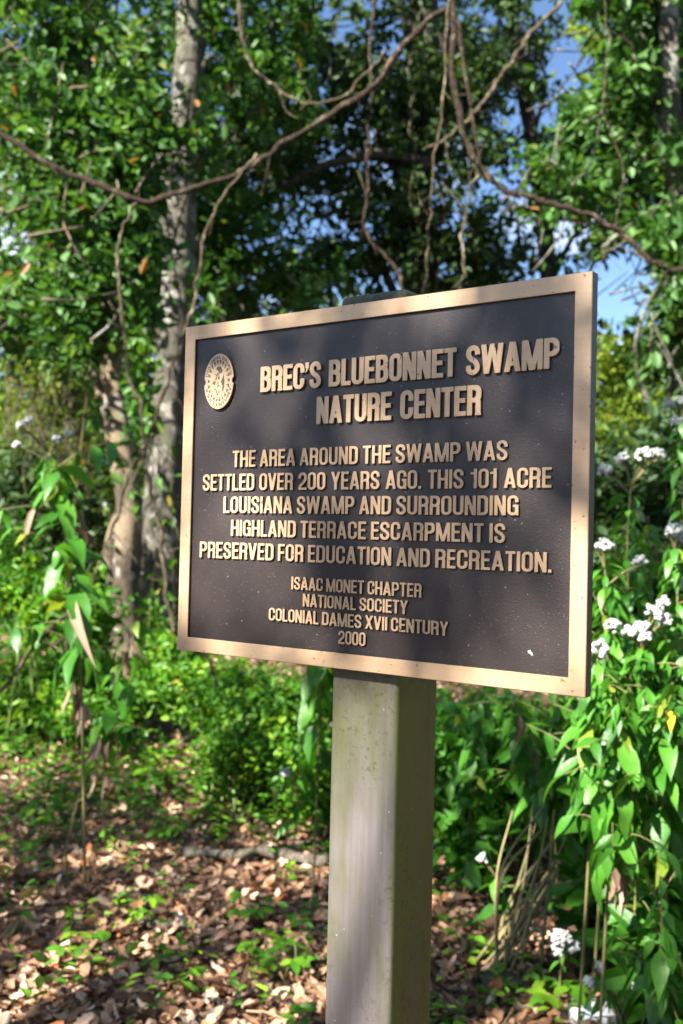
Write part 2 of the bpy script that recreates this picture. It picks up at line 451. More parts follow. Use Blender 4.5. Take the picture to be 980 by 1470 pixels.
def ground_mat():
    m, nt, out = nmat('forest_soil')
    v = coords(nt)
    c = ramp(nt, [(0.3, (0.045, 0.028, 0.018)), (0.5, (0.10, 0.062, 0.04)), (0.72, (0.20, 0.13, 0.085))], noise(nt, v, 22, 7, 0.65))
    c = mixc(nt, ramp(nt, [(0.55, (0, 0, 0)), (0.68, (0.6, 0.6, 0.6))], noise(nt, v, 1.3, 4)), c, (0.045, 0.07, 0.02))
    p = N(nt, 'ShaderNodeBsdfPrincipled'); p.inputs['Roughness'].default_value = 0.95
    nt.links.new(c, p.inputs['Base Color'])
    nt.links.new(bump(nt, noise(nt, v, 40, 6, 0.7), 0.8, 0.04), p.inputs['Normal'])
    nt.links.new(p.outputs[0], out.inputs[0])
    return m
M['ground'] = ground_mat()

# ------------------------------------------------------------------ ground
def build_ground():
    k = np.linspace(-1, 1, 181)
    xs = np.sinh(k * 5.2) / np.sinh(5.2) * 300
    ys = np.sinh(k * 5.2) / np.sinh(5.2) * 300 + 4
    X, Y = np.meshgrid(xs, ys, indexing='ij')
    Z = gz(X, Y)
    n = len(xs)
    i, j = np.meshgrid(np.arange(n - 1), np.arange(n - 1), indexing='ij')
    a = (i * n + j).ravel()
    F = np.stack([a, a + n, a + n + 1, a + 1], 1)
    g = mesh_np('ground', np.stack([X, Y, Z], -1), [F], [M['ground']], smooth_shade=True)
    tag(g, 'brown forest floor rising gently towards the trees', 'ground', kind='structure')
build_ground()

# ------------------------------------------------------------------ the plaque and its post
TH = 0.61415
SIGN_C = np.array([0.01798, 1.24353, CAM_Z + 0.06144])
dS = np.array([math.cos(TH), -math.sin(TH), 0]); nS = np.array([-math.sin(TH), -math.cos(TH), 0])
POST_X, POST_Y = 0.006, 0.0170 + 0.0508
root_loc = SIGN_C + dS * POST_X - nS * POST_Y
root_loc[2] = 0.0
sign = thing('plaque_sign', 'dark bronze memorial plaque with raised lettering on a square grey post', 'sign', root_loc, -TH)
OX, OY, OZ = -POST_X, -POST_Y, SIGN_C[2]      # plaque centre, front plane, in the sign's own coordinates

def bm_link(name, bm, mats, parent):
    me = bpy.data.meshes.new(name); bm.to_mesh(me); bm.free()
    return link(name, me, parent, mats)

def bm_box(bm, x0, x1, y0, y1, z0, z1):
    vs = [bm.verts.new((x, y, z)) for x in (x0, x1) for y in (y0, y1) for z in (z0, z1)]
    fs = []
    for q in ((0, 1, 3, 2), (4, 6, 7, 5), (0, 4, 5, 1), (2, 3, 7, 6), (0, 2, 6, 4), (1, 5, 7, 3)):
        fs.append(bm.faces.new([vs[i] for i in q]))
    return vs, fs

def build_post():
    bm = bmesh.new(); h = 0.0508
    bm_box(bm, -h, h, -h, h, -0.35, OZ + 0.2465)
    bmesh.ops.recalc_face_normals(bm, faces=bm.faces[:])
    ed = [e for e in bm.edges if abs(e.verts[0].co.z - e.verts[1].co.z) > 0.5 or min(e.verts[0].co.z, e.verts[1].co.z) > 0.5]
    bmesh.ops.bevel(bm, geom=ed, offset=0.0085, segments=4, profile=0.5, affect='EDGES')
    # subdivide along the length for a very slight waver of the wood
    for f in bm.faces:
        f.smooth = True
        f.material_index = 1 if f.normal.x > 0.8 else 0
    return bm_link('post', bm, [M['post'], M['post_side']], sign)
post = build_post()

FW, FH, FB, FT, REC = 0.30251, 0.23, 0.0197, 0.016, 0.0042
def build_frame():
    bm = bmesh.new()
    rings = []
    e = 0.0009
    def ring(w, h, y): return [bm.verts.new((OX + sx * w, OY + y, OZ + sz * h)) for sx, sz in ((-1, -1), (1, -1), (1, 1), (-1, 1))]
    r = [ring(FW, FH, FT), ring(FW, FH, e), ring(FW - e, FH - e, 0), ring(FW - FB + e * .6, FH - FB + e * .6, 0), ring(FW - FB, FH - FB, e), ring(FW - FB, FH - FB, REC + 0.002)]
    for a, b, mi in ((r[0], r[1], 1), (r[1], r[2], 0), (r[2], r[3], 0), (r[3], r[4], 0), (r[4], r[5], 1)):
        for k in range(4):
            f = bm.faces.new((a[k], a[(k + 1) % 4], b[(k + 1) % 4], b[k])); f.material_index = mi
    f = bm.faces.new(r[0]); f.material_index = 1
    bmesh.ops.recalc_face_normals(bm, faces=bm.faces[:])
    return bm_link('plaque_frame', bm, [M['bronze'], M['patina']], sign)
build_frame()
def build_panel():
    bm = bmesh.new()
    w, h = FW - FB - 0.0002, FH - FB - 0.0002
    vs, fs = bm_box(bm, OX - w, OX + w, OY + REC, OY + FT - 0.002, OZ - h, OZ + h)
    bmesh.ops.recalc_face_normals(bm, faces=bm.faces[:])
    return bm_link('plaque_panel', bm, [M['panel']], sign)
build_panel()

# ---- lettering: each glyph is a distance field on a grid, traced to outlines
GW = 1 / 56.0
def seg_d(X, Y, x0, y0, x1, y1):
    dx, dy = x1 - x0, y1 - y0
    t = np.clip(((X - x0) * dx + (Y - y0) * dy) / (dx * dx + dy * dy + 1e-12), 0, 1)
    return np.hypot(X - x0 - t * dx, Y - y0 - t * dy)
def line_d(X, Y, pts):
    d = None
    for (a, b), (c, e) in zip(pts[:-1], pts[1:]):
        q = seg_d(X, Y, a, b, c, e); d = q if d is None else np.minimum(d, q)
    return d
def box_d(X, Y, x0, y0, x1, y1): return np.maximum(np.maximum(x0 - X, X - x1), np.maximum(y0 - Y, Y - y1))
def poly_d(X, Y, pts):
    """signed distance to a convex polygon given counter-clockwise"""
    d = None; n = len(pts)
    for i in range(n):
        (a, b), (c, e) = pts[i], pts[(i + 1) % n]
        L = math.hypot(c - a, e - b); q = ((X - a) * (e - b) - (Y - b) * (c - a)) / L
        d = q if d is None else np.maximum(d, q)
    return d
def rbox_d(X, Y, x0, y0, x1, y1, rx, right_only=False):
    cx, cy = (x0 + x1) / 2, (y0 + y1) / 2
    r = min(rx, (x1 - x0) / 2 * (2 if right_only else 1), (y1 - y0) / 2)
    qx = (np.abs(X - cx) if not right_only else X - cx) - (x1 - x0) / 2 + r
    qy = np.abs(Y - cy) - (y1 - y0) / 2 + r
    d = np.hypot(np.maximum(qx, 0), np.maximum(qy, 0)) + np.minimum(np.maximum(qx, qy), 0) - r
    return np.maximum(d, x0 - X) if right_only else d
U = np.minimum
def I(a, b): return np.maximum(a, b)
def cut(a, b): return np.maximum(a, -b)

def glyph(ch, s):
    """distance field of a heavy condensed capital, cap height 1; s = stem width. Returns (field, X, Y, width)"""
    wd = {'I': s, "'": s * 0.9, '.': s, 'M': 0.66, 'W': 0.74, 'A': 0.52, 'V': 0.50, 'X': 0.52, 'Y': 0.50, 'E': 0.40, 'F': 0.385, 'L': 0.375, 'T': 0.42, '1': 0.29, 'N': 0.49, 'H': 0.48}.get(ch, 0.47)
    w = wd; t = s * 0.88
    xs = np.arange(-0.08, w + 0.08 + GW, GW); ys = np.arange(-0.16, 1.16, GW)
    X, Y = np.meshgrid(xs, ys, indexing='ij')
    B = lambda *a: box_d(X, Y, *a)
    h = s / 2
    R = w / 2
    if ch == 'I': d = B(0, 0, s, 1)
    elif ch == '.': d = B(0, 0, s, s)
    elif ch == "'": d = U(B(0, 0.80, w, 1), poly_d(X, Y, [(0.0, 0.62), (w * .45, 0.66), (w, 0.82), (w * .4, 0.82)]))
    elif ch == 'H': d = U(U(B(0, 0, s, 1), B(w - s, 0, w, 1)), B(0, 0.5 - t / 2, w, 0.5 + t / 2))
    elif ch == 'E': d = U(U(B(0, 0, s, 1), B(0, 0, w, t)), U(B(0, 1 - t, w, 1), B(0, 0.515 - t / 2, w * 0.92, 0.515 + t / 2)))
    elif ch == 'F': d = U(U(B(0, 0, s, 1), B(0, 1 - t, w, 1)), B(0, 0.49 - t / 2, w * 0.92, 0.49 + t / 2))
    elif ch == 'L': d = U(B(0, 0, s, 1), B(0, 0, w, t))
    elif ch == 'T': d = U(B(w / 2 - h, 0, w / 2 + h, 1), B(0, 1 - t, w, 1))
    elif ch == 'N': d = U(U(B(0, 0, s, 1), B(w - s, 0, w, 1)), poly_d(X, Y, [(w - s * 1.12, 0), (w, 0), (s * 1.12, 1), (0, 1)]))
    elif ch == 'M':
        c = w / 2
        d = U(U(B(0, 0, s * .92, 1), B(w - s * .92, 0, w, 1)), U(poly_d(X, Y, [(c - s * .55, 0), (c + s * .42, 0), (s * 1.2, 1), (0, 1)]), poly_d(X, Y, [(c - s * .42, 0), (c + s * .55, 0), (w, 1), (w - s * 1.2, 1)])))
    elif ch == 'W':
        q = w / 4; k = s * 0.5
        d = U(U(poly_d(X, Y, [(q - k, 0), (q + k, 0), (s, 1), (0, 1)]), poly_d(X, Y, [(q - k, 0), (q + k, 0), (2 * q + k * .85, 1), (2 * q - k * .85, 1)])),
              U(poly_d(X, Y, [(3 * q - k, 0), (3 * q + k, 0), (2 * q + k * .85, 1), (2 * q - k * .85, 1)]), poly_d(X, Y, [(3 * q - k, 0), (3 * q + k, 0), (w, 1), (w - s, 1)])))
    elif ch == 'A':
        c = w / 2
        d = U(U(poly_d(X, Y, [(0, 0), (s, 0), (c + s * .58, 1), (c - s * .58, 1)]), poly_d(X, Y, [(w - s, 0), (w, 0), (c + s * .58, 1), (c - s * .58, 1)])), B(s * .8, 0.20, w - s * .8, 0.20 + t * .9))
    elif ch == 'V':
        c = w / 2
        d = U(poly_d(X, Y, [(c - s * .58, 0), (c + s * .58, 0), (s, 1), (0, 1)]), poly_d(X, Y, [(c - s * .58, 0), (c + s * .58, 0), (w, 1), (w - s, 1)]))
    elif ch == 'X':
        k = s * 1.08
        d = U(poly_d(X, Y, [(0, 0), (k, 0), (w, 1), (w - k, 1)]), poly_d(X, Y, [(w - k, 0), (w, 0), (k, 1), (0, 1)]))
    elif ch == 'Y':
        c = w / 2
        d = U(B(c - h, 0, c + h, 0.45), U(poly_d(X, Y, [(c - h, 0.40), (c + h, 0.40), (s * 1.05, 1), (0, 1)]), poly_d(X, Y, [(c - h, 0.40), (c + h, 0.40), (w, 1), (w - s * 1.05, 1)])))
    elif ch == 'U':
        d = cut(I(rbox_d(X, Y, 0, 0, w, 1.5, R), Y - 1), rbox_d(X, Y, s, t, w - s, 1.5, R - s * .7))
    elif ch in 'O0':
        d = cut(rbox_d(X, Y, 0, 0, w, 1, R), rbox_d(X, Y, s, t, w - s, 1 - t, R - s * .7))
    elif ch in 'CG':
        d = cut(rbox_d(X, Y, 0, 0, w, 1, R), rbox_d(X, Y, s, t, w - s, 1 - t, R - s * .7))
        if ch == 'C': d = cut(d, B(w * 0.5, 0.385, w + 1, 0.635))
        else: d = U(cut(d, B(w * 0.5, 0.53, w + 1, 0.67)), U(B(w * .52, 0.53 - t * .9, w, 0.53), B(w - s * .62, 0, w, 0.5)))
    elif ch == 'D':
        d = cut(rbox_d(X, Y, 0, 0, w, 1, R * .95, True), rbox_d(X, Y, s, t, w - s, 1 - t, R - s * .75, True))
    elif ch == 'P':
        d = U(B(0, 0, s, 1), cut(rbox_d(X, Y, 0, 0.405, w, 1, R * .95, True), rbox_d(X, Y, s, 0.405 + t, w - s, 1 - t, R - s * .75, True)))
    elif ch == 'R':
        d = U(B(0, 0, s, 1), cut(rbox_d(X, Y, 0, 0.43, w, 1, R * .9, True), rbox_d(X, Y, s, 0.43 + t, w - s, 1 - t, R - s * .75, True)))
        leg = rbox_d(X, Y, s, -1, w - 0.015, 0.43 + t, R * .62, True)
        leg = cut(leg, B(-1, -2, w - 0.015 - s, 0.43))
        d = U(d, U(I(leg, -Y), B(w - 0.03 - s, 0, w, 0.06)))
    elif ch == 'B':
        up = cut(rbox_d(X, Y, 0, 0.53 - t * .5, w * .97, 1, R * .8, True), rbox_d(X, Y, s, 0.53 + t * .5, w * .97 - s, 1 - t, R - s * .8, True))
        lo = cut(rbox_d(X, Y, 0, 0, w, 0.53 + t * .5, R * .85, True), rbox_d(X, Y, s, t, w - s, 0.53 - t * .5, R - s * .8, True))
        d = U(U(up, lo), B(0, 0, s, 1))
    elif ch == 'S':
        a, b = h, w - h; k = t / 2; c = w / 2
        pts = [(b, 0.66), (b, 0.76)]
        for q in range(0, 181, 15): pts.append((c + (b - c) * math.cos(math.radians(q)), 0.76 + (1 - k - 0.76) * math.sin(math.radians(q))))
        pts += [(a, 0.70), (a + 0.03, 0.62), (c - .06, 0.54), (c + .06, 0.46), (b - 0.03, 0.37), (b, 0.29)]
        for q in range(0, 181, 15): pts.append((c + (b - c) * math.cos(math.radians(q)), 0.24 - (0.24 - k) * math.sin(math.radians(q))))
        pts += [(a, 0.34)]
        d = line_d(X, Y, pts) - s * 0.485
        d = cut(d, B(c + 0.02, 0.40, w + 1, 0.685) * 1.0 + 0 * X if False else I(I(c + 0.015 - X, Y - 0.69), 0.585 - Y))
        d = cut(d, I(I(X - c + 0.015, 0.315 - Y), Y - 0.42))
    elif ch == '2':
        a, b = h, w - h; k = t / 2; c = w / 2
        pts = [(a, 0.62), (a, 0.74)]
        for q in range(180, -1, -15): pts.append((c + (b - c) * math.cos(math.radians(q)), 0.75 + (1 - k - 0.75) * math.sin(math.radians(q))))
        pts += [(b, 0.66), (b - 0.04, 0.52), (c + .02, 0.38), (a + .02, 0.22), (a, 0.06)]
        d = line_d(X, Y, pts) - s * 0.49
        d = I(d, -Y); d = cut(d, I(I(X - c + 0.01, Y - 0.67), 0.4 - Y))
        d = U(d, B(0, 0, w, t))
    elif ch == '1':
        d = U(B(w - s, 0, w, 1), poly_d(X, Y, [(0, 0.73), (w, 0.73), (w, 0.73 + t * .95), (0, 0.73 + t * .8)]))
    return d, xs, ys, w

def trace(d, xs, ys):
    """marching squares -> closed contours"""
    nx, ny = d.shape; ins = d < 0
    segs = {}
    def ex(i, j): t = d[i, j] / (d[i, j] - d[i + 1, j]); return ('x', i, j), (xs[i] + t * GW, ys[j])
    def ey(i, j): t = d[i, j] / (d[i, j] - d[i, j + 1]); return ('y', i, j), (xs[i], ys[j] + t * GW)
    loc = {}
    code = ins[:-1, :-1] * 1 + ins[1:, :-1] * 2 + ins[1:, 1:] * 4 + ins[:-1, 1:] * 8
    T = {1: [(3, 0)], 2: [(0, 1)], 3: [(3, 1)], 4: [(1, 2)], 5: [(3, 2), (1, 0)], 6: [(0, 2)], 7: [(3, 2)], 8: [(2, 3)], 9: [(2, 0)], 10: [(0, 3), (2, 1)], 11: [(2, 1)], 12: [(1, 3)], 13: [(1, 0)], 14: [(0, 3)]}
    for i, j in zip(*np.where((code > 0) & (code < 15))):
        for a, b in T[int(code[i, j])]:
            k = []
            for e in (a, b):
                kk, p = (ex(i, j), ey(i + 1, j), ex(i, j + 1), ey(i, j))[e] if False else (ex(i, j) if e == 0 else ey(i + 1, j) if e == 1 else ex(i, j + 1) if e == 2 else ey(i, j))
                loc[kk] = p; k.append(kk)
            segs[k[0]] = k[1]
    out = []
    while segs:
        s0, cur = next(iter(segs.items())); del segs[s0]; c = [loc[s0]]
        while cur != s0 and cur in segs:
            c.append(loc[cur]); cur = segs.pop(cur)
        p = np.array(c)
        for _ in range(2):                              # drop points that lie on straight runs
            if len(p) < 8: break
            a = np.roll(p, 1, 0); b = np.roll(p, -1, 0)
            dev = np.abs((b[:, 0] - a[:, 0]) * (p[:, 1] - a[:, 1]) - (b[:, 1] - a[:, 1]) * (p[:, 0] - a[:, 0])) / np.maximum(np.hypot(*(b - a).T), 1e-9)
            keep = dev > 0.0012; alt = np.arange(len(p)) % 2 == 0
            p = p[keep | alt]
        out.append(p)
    return out

GCACHE = {}
def outlines(ch, s):
    if (ch, s) not in GCACHE:
        d, xs, ys, w = glyph(ch, s)
        GCACHE[(ch, s)] = (trace(d, xs, ys), w)
    return GCACHE[(ch, s)]

def text_layout(txt, s, gap, space):
    """[(contours, x offset)], total width; cap height 1"""
    x = 0; items = []
    for ch in txt:
        if ch == ' ': x += space; continue
        c, w = outlines(ch, s)
        items.append((c, x)); x += w + gap
    return items, x - gap

def curve_mesh(contours, depth, bev):
    cu = bpy.data.curves.new('lettering_outline', 'CURVE'); cu.dimensions = '2D'; cu.fill_mode = 'BOTH'
    cu.extrude = depth / 2; cu.bevel_depth = bev; cu.bevel_resolution = 0
    for p in contours:
        sp = cu.splines.new('POLY'); sp.points.add(len(p) - 1)
        co = np.ones((len(p), 4), np.float32); co[:, :2] = p; co[:, 2] = 0
        sp.points.foreach_set('co', co.ravel()); sp.use_cyclic_u = True
    ob = bpy.data.objects.new('lettering_outline', cu); COL.objects.link(ob)
    dg = bpy.context.evaluated_depsgraph_get(); dg.update()
    me = bpy.data.meshes.new_from_object(ob.evaluated_get(dg))
    bpy.data.objects.remove(ob); bpy.data.curves.remove(cu)
    return me

def place_relief(me, name, mats, parent, y_front, depth, side_limit=0.5):
    """curve mesh in (x, y=up) -> plaque space, front at y_front; faces not facing front get material 1"""
    n = len(me.vertices); co = np.empty(n * 3, np.float32); me.vertices.foreach_get('co', co); co = co.reshape(-1, 3)
    zmax = co[:, 2].max()
    V = np.stack([OX + co[:, 0], OY + y_front + (zmax - co[:, 2]), OZ + co[:, 1]], 1)
    me.vertices.foreach_set('co', V.astype(np.float32).ravel()); me.update()
    me.materials.clear()
    o = link(name, me, parent, mats)
    if len(mats) > 1:
        mi = [0 if p.normal.y < -side_limit else 1 for p in me.polygons]
        me.polygons.foreach_set('material_index', mi)
    me.polygons.foreach_set('use_smooth', [False] * len(me.polygons))
    return o

TEXT = [("BREC'S BLUEBONNET SWAMP", -.1608, .2655, .1280, .0335, .160, .05, .30),
        ("NATURE CENTER", -.0653, .1708, .0808, .0345, .160, .05, .30),
        ("THE AREA AROUND THE SWAMP WAS", -.2078, .2050, .0278, .0221, .133, .078, .20),
        ("SETTLED OVER 200 YEARS AGO. THIS 101 ACRE", -.2622, .2590, -.0040, .0222, .133, .075, .27),
        ("LOUISIANA SWAMP AND SURROUNDING", -.2223, .2198, -.0350, .0222, .133, .078, .20),
        ("HIGHLAND TERRACE ESCARPMENT IS", -.2075, .2040, -.0662, .0215, .133, .078, .20),
        ("PRESERVED FOR EDUCATION AND RECREATION.", -.2646, .2608, -.0976, .0218, .133, .078, .20),
        ("ISAAC MONET CHAPTER", -.1003, .0963, -.1340, .0161, .128, .078, .20),
        ("NATIONAL SOCIETY", -.0810, .0773, -.1550, .0158, .128, .078, .20),
        ("COLONIAL DAMES XVII CENTURY", -.1370, .1331, -.1768, .0161, .128, .078, .20),
        ("2000", -.0232, .0174, -.1985, .0163, .128, .078, .20)]
for txt, x0, x1, z0, cap, s, gap, space in TEXT:
    items, wtot = text_layout(txt, s, gap, space)
    kx = (x1 - x0) / wtot
    cs = [np.stack([x0 + (c[:, 0] + x) * kx, z0 + c[:, 1] * cap], 1) for con, x in items for c in con]
    big = cap > 0.03
    dep = 0.0034 if big else 0.0027
    me = curve_mesh(cs, dep, 0.0005 if big else 0.0003)
    o = place_relief(me, 'lettering', [M['bronze'], M['patina']], sign, REC - dep - (0.0005 if big else 0.0003), dep)

# ---- emblem: an oval medallion with a lettered rim, a ring of marks and a relief in the middle
EX, EZ, EA, EB = -0.2357, 0.1486, 0.0268, 0.0383
def ell(a, b, n=72, x=EX, z=EZ): t = np.arange(n) * 2 * math.pi / n; return np.stack([x + a * np.cos(t), z + b * np.sin(t)], 1)
def rim_outline():
    t = np.arange(160) * 2 * math.pi / 160
    k = np.ones_like(t)
    for c in (0.0, math.pi):                           # a small notch at either side
        dt = np.abs((t - c + math.pi) % (2 * math.pi) - math.pi)
        k -= 0.10 * (dt < 0.085)
    return np.stack([EX + EA * k * np.cos(t), EZ - 0.001 + EB * k * np.sin(t)], 1)
emblem = place_relief(curve_mesh([rim_outline()], 0.0042, 0.0005), 'emblem', [M['bronze'], M['patina']], sign, REC - 0.0047, 0.0047)
M['patina_line'] = plain('patina_in_the_engraving', (0.10, 0.075, 0.055), 0.5, var=0.4, scale=120, bstr=0)
def emblem_marks():
    cs = []
    rg = np.random.default_rng(3)
    # ring of small blocks
    for k in range(22):
        a = k * 2 * math.pi / 22
        for r0, r1, da in ((0.66, 0.76, 0.085), (0.585, 0.63, 0.05)):
            q = [(r0, a - da), (r1, a - da), (r1, a + da * rg.uniform(.5, 1)), (r0, a + da)]
            cs.append(np.array([(EX + EA * r * math.cos(b), EZ + EB * r * math.sin(b)) for r, b in q]))
    # the relief in the middle: a rounded top, a curved dark field at its right and folds of drapery
    fld = lambda pts: np.array([(EX + EA * x, EZ + EB * y) for x, y in pts])
    cs.append(fld([(-.22, .42), (-.08, .52), (.12, .52), (.27, .36), (.20, .27), (.0, .30), (-.10, .40)]))
    cs.append(fld([(.34, .22), (.40, .0), (.40, -.22), (.30, -.44), (.25, -.36), (.28, -.2), (.16, -.04), (.26, .08)]))
    for _ in range(26):
        x, y = rg.uniform(-.36, .12), rg.uniform(-.52, .30)
        if (x / .46) ** 2 + (y / .56) ** 2 > 1: continue
        a = rg.uniform(.3, 1.4) * rg.choice([1, 1, -1]); l, w = rg.uniform(.05, .12), rg.uniform(.018, .035)
        c, s = math.cos(a), math.sin(a)
        cs.append(fld([(x - c * l, y - s * l), (x + s * w, y - c * w), (x + c * l, y + s * l), (x - s * w, y + c * w)]))
    # lettered rim
    def arc(txt, a0, a1, inner):
        items, wt = text_layout(txt, .13, .10, .30)
        hh = 0.0042; r = 0.865
        for con, x in items:
            for c in con:
                u = (x + c[:, 0]) / wt; ang = np.radians(a0 + (a1 - a0) * u)
                v = (c[:, 1] - 0.5) * hh * (-1 if inner else 1)
                cs.append(np.stack([EX + (EA * r + v) * np.cos(ang), EZ - .0005 + (EB * r + v) * np.sin(ang)], 1))
    arc('COLONIAL DAMES', 168, 12, False)
    arc('XVII CENTURY', 195, 345, True)
    return cs
marks = []
place_relief(curve_mesh(emblem_marks(), 0.0003, 0.0), 'emblem_engraving', [M['patina_line']], emblem, REC - 0.0047 - 0.0002, 0.0003)
def splash():
    me = curve_mesh([np.array([(0.2335, -.1850), (.2362, -.1838), (.2378, -.1862), (.2392, -.1872), (.2398, -.1893), (.2380, -.1898), (.2368, -.1880), (.2345, -.1872)]) + np.array([0.0, -0.001])], 0.0005, 0.0002)
    place_relief(me, 'dried_splash', [M['petal']], sign, REC - 0.0006, 0.0005)
splash()

# ------------------------------------------------------------------ foliage engine
GAPS = [(890, 410, 36, 50, .985), (822, 92, 34, 32, .97), (742, 166, 44, 20, .93), (800, 335, 44, 24, .85), (735, 300, 40, 50, .65), (560, 60, 30, 30, .6), (480, 40, 26, 24, .6), (540, 330, 22, 16, .6), (640, 390, 22, 20, .6), (590, 180, 16, 22, .5), (400, 40, 20, 30, .5), (670, 210, 16, 20, .6), (120, 120, 16, 14, .6), (70, 20, 18, 12, .6), (440, 90, 22, 18, .5), (820, 95, 46, 40, .9), (745, 168, 55, 26, .8), (900, 405, 55, 60, .92), (805, 345, 44, 24, .75), (728, 330, 42, 26, .75), (425, 315, 50, 40, .7), (870, 40, 24, 24, .8), (930, 300, 26, 30, .6), (610, 300, 16, 26, .5), (245, 110, 16, 34, .9), (190, 10, 34, 16, .8), (350, 20, 28, 26, .7), (30, 345, 36, 20, .8), (30, 40, 34, 24, .7), (150, 330, 18, 16, .6), (320, 160, 20, 26, .6), (760, 270, 150, 130, .3), (430, 330, 80, 70, .4), (505, 200, 40, 50, .35), (30, 350, 50, 40, .4), (200, 40, 80, 50, .3), (900, 420, 60, 70, .6), (898, 400, 38, 42, .97), (885, 452, 26, 22, .9), (930, 440, 16, 30, .7), (820, 90, 30, 28, .93), (742, 168, 42, 17, .85), (862, 32, 24, 22, .85), (736, 247, 40, 14, .8),
        (805, 345, 34, 16, .7), (728, 325, 36, 16, .7), (760, 300, 60, 40, .45), (245, 105, 11, 26, .85), (185, 8, 22, 10, .7), (25, 350, 26, 14, .8), (185, 205, 14, 14, .6), (425, 310, 38, 30, .75),
        (385, 435, 20, 14, .9), (350, 400, 22, 22, .6), (410, 145, 12, 8, .7), (345, 35, 18, 34, .5), (18, 34, 14, 10, .7), (25, 66, 20, 10, .7), (355, 265, 18, 14, .7), (455, 320, 24, 22, .7),
        (505, 180, 14, 20, .6), (500, 330, 14, 14, .7), (60, 380, 14, 10, .6), (480, 220, 10, 14, .6), (760, 400, 40, 18, .5), (840, 380, 26, 14, .6), (700, 290, 16, 30, .5), (915, 210, 26, 26, .5), (230, 30, 10, 22, .6)]
def gap_p(px, py):
    k = np.zeros_like(px)
    for cx, cy, rx, ry, s in GAPS:
        r = ((px - cx) / rx) ** 2 + ((py - cy) / ry) ** 2
        k = np.maximum(k, s * (1 - smooth(0.7, 1.35, r)))
    return k

def clusters(rg, C, nper, reach, L, updir=0.7, droop=-0.25, wratio=0.42, size_var=0.45, keep=None, gaps=True):
    """leaf sprays round the cluster centres C -> verts, faces, value"""
    K = len(C)
    ax = rg.normal(size=(K, 3)); ax[:, 2] = ax[:, 2] * 0.45 + droop; ax = unit(ax)
    tone = rg.random(K)
    ci = np.repeat(np.arange(K), nper)
    n = len(ci)
    t = rg.random(n) ** 0.6
    pos = C[ci] + ax[ci] * (t * reach)[:, None] + rg.normal(size=(n, 3)) * reach * 0.27
    d = unit(ax[ci] * 0.7 + rg.normal(size=(n, 3)) * 0.75)
    nr = unit(np.array([0, 0, updir]) + SUN * 0.25 + rg.normal(size=(n, 3)) * 0.5)
    ok = np.ones(n, bool)
    if gaps:
        px, py, _ = pix(pos)
        ok &= rg.random(n) > gap_p(px, py)
    if keep is not None: ok &= keep(pos, rg)
    pos, d, nr, ci = pos[ok], d[ok], nr[ok], ci[ok]; n = len(pos)
    l = L * (1 + size_var * rg.uniform(-1, 1, n))
    V, F, k = leaves(pos, d, nr, l, l * wratio * rg.uniform(.8, 1.2, n), 0.3, rg.uniform(-.1, .35, n))
    v = np.clip(0.55 * tone[ci] + 0.45 * rg.random(n), 0, 0.97)
    v[rg.random(n) < 0.006] = 1.0
    return V, F, np.repeat(v, k)

def blob_pts(rg, blobs, per):
    """cluster centres in boxes given as (px, py, depth, rpx, rpy, rdepth, weight)"""
    out = []
    for px, py, Y, rx, ry, rY, w in blobs:
        n = int(per * w)
        q = unit(rg.normal(size=(n, 3))) * (rg.random(n) ** 0.45)[:, None]
        for a, b, c in q:
            out.append(P(px + a * rx, py + b * ry, Y + c * rY))
    return np.array(out)

SUNWIN = []
SHOW = []       # (polyline px, half width px, depth) of limbs that stay in view; leaves before them thin out
def show_keep(pos, rg):
    px, py, z = pix(pos)
    ok = np.ones(len(pos), bool)
    for pl, hw, Y, s in SHOW:
        d = line_d(px, py, pl)
        ok &= ~((d < hw) & (z < Y) & (rg.random(len(pos)) < s))
    for c, r in SUNWIN:
        w = pos - c; a = w @ SUN
        ok &= ~((a > .15) & (np.linalg.norm(w - a[:, None] * SUN, axis=1) < r) & (rg.random(len(pos)) < .9))
    return ok

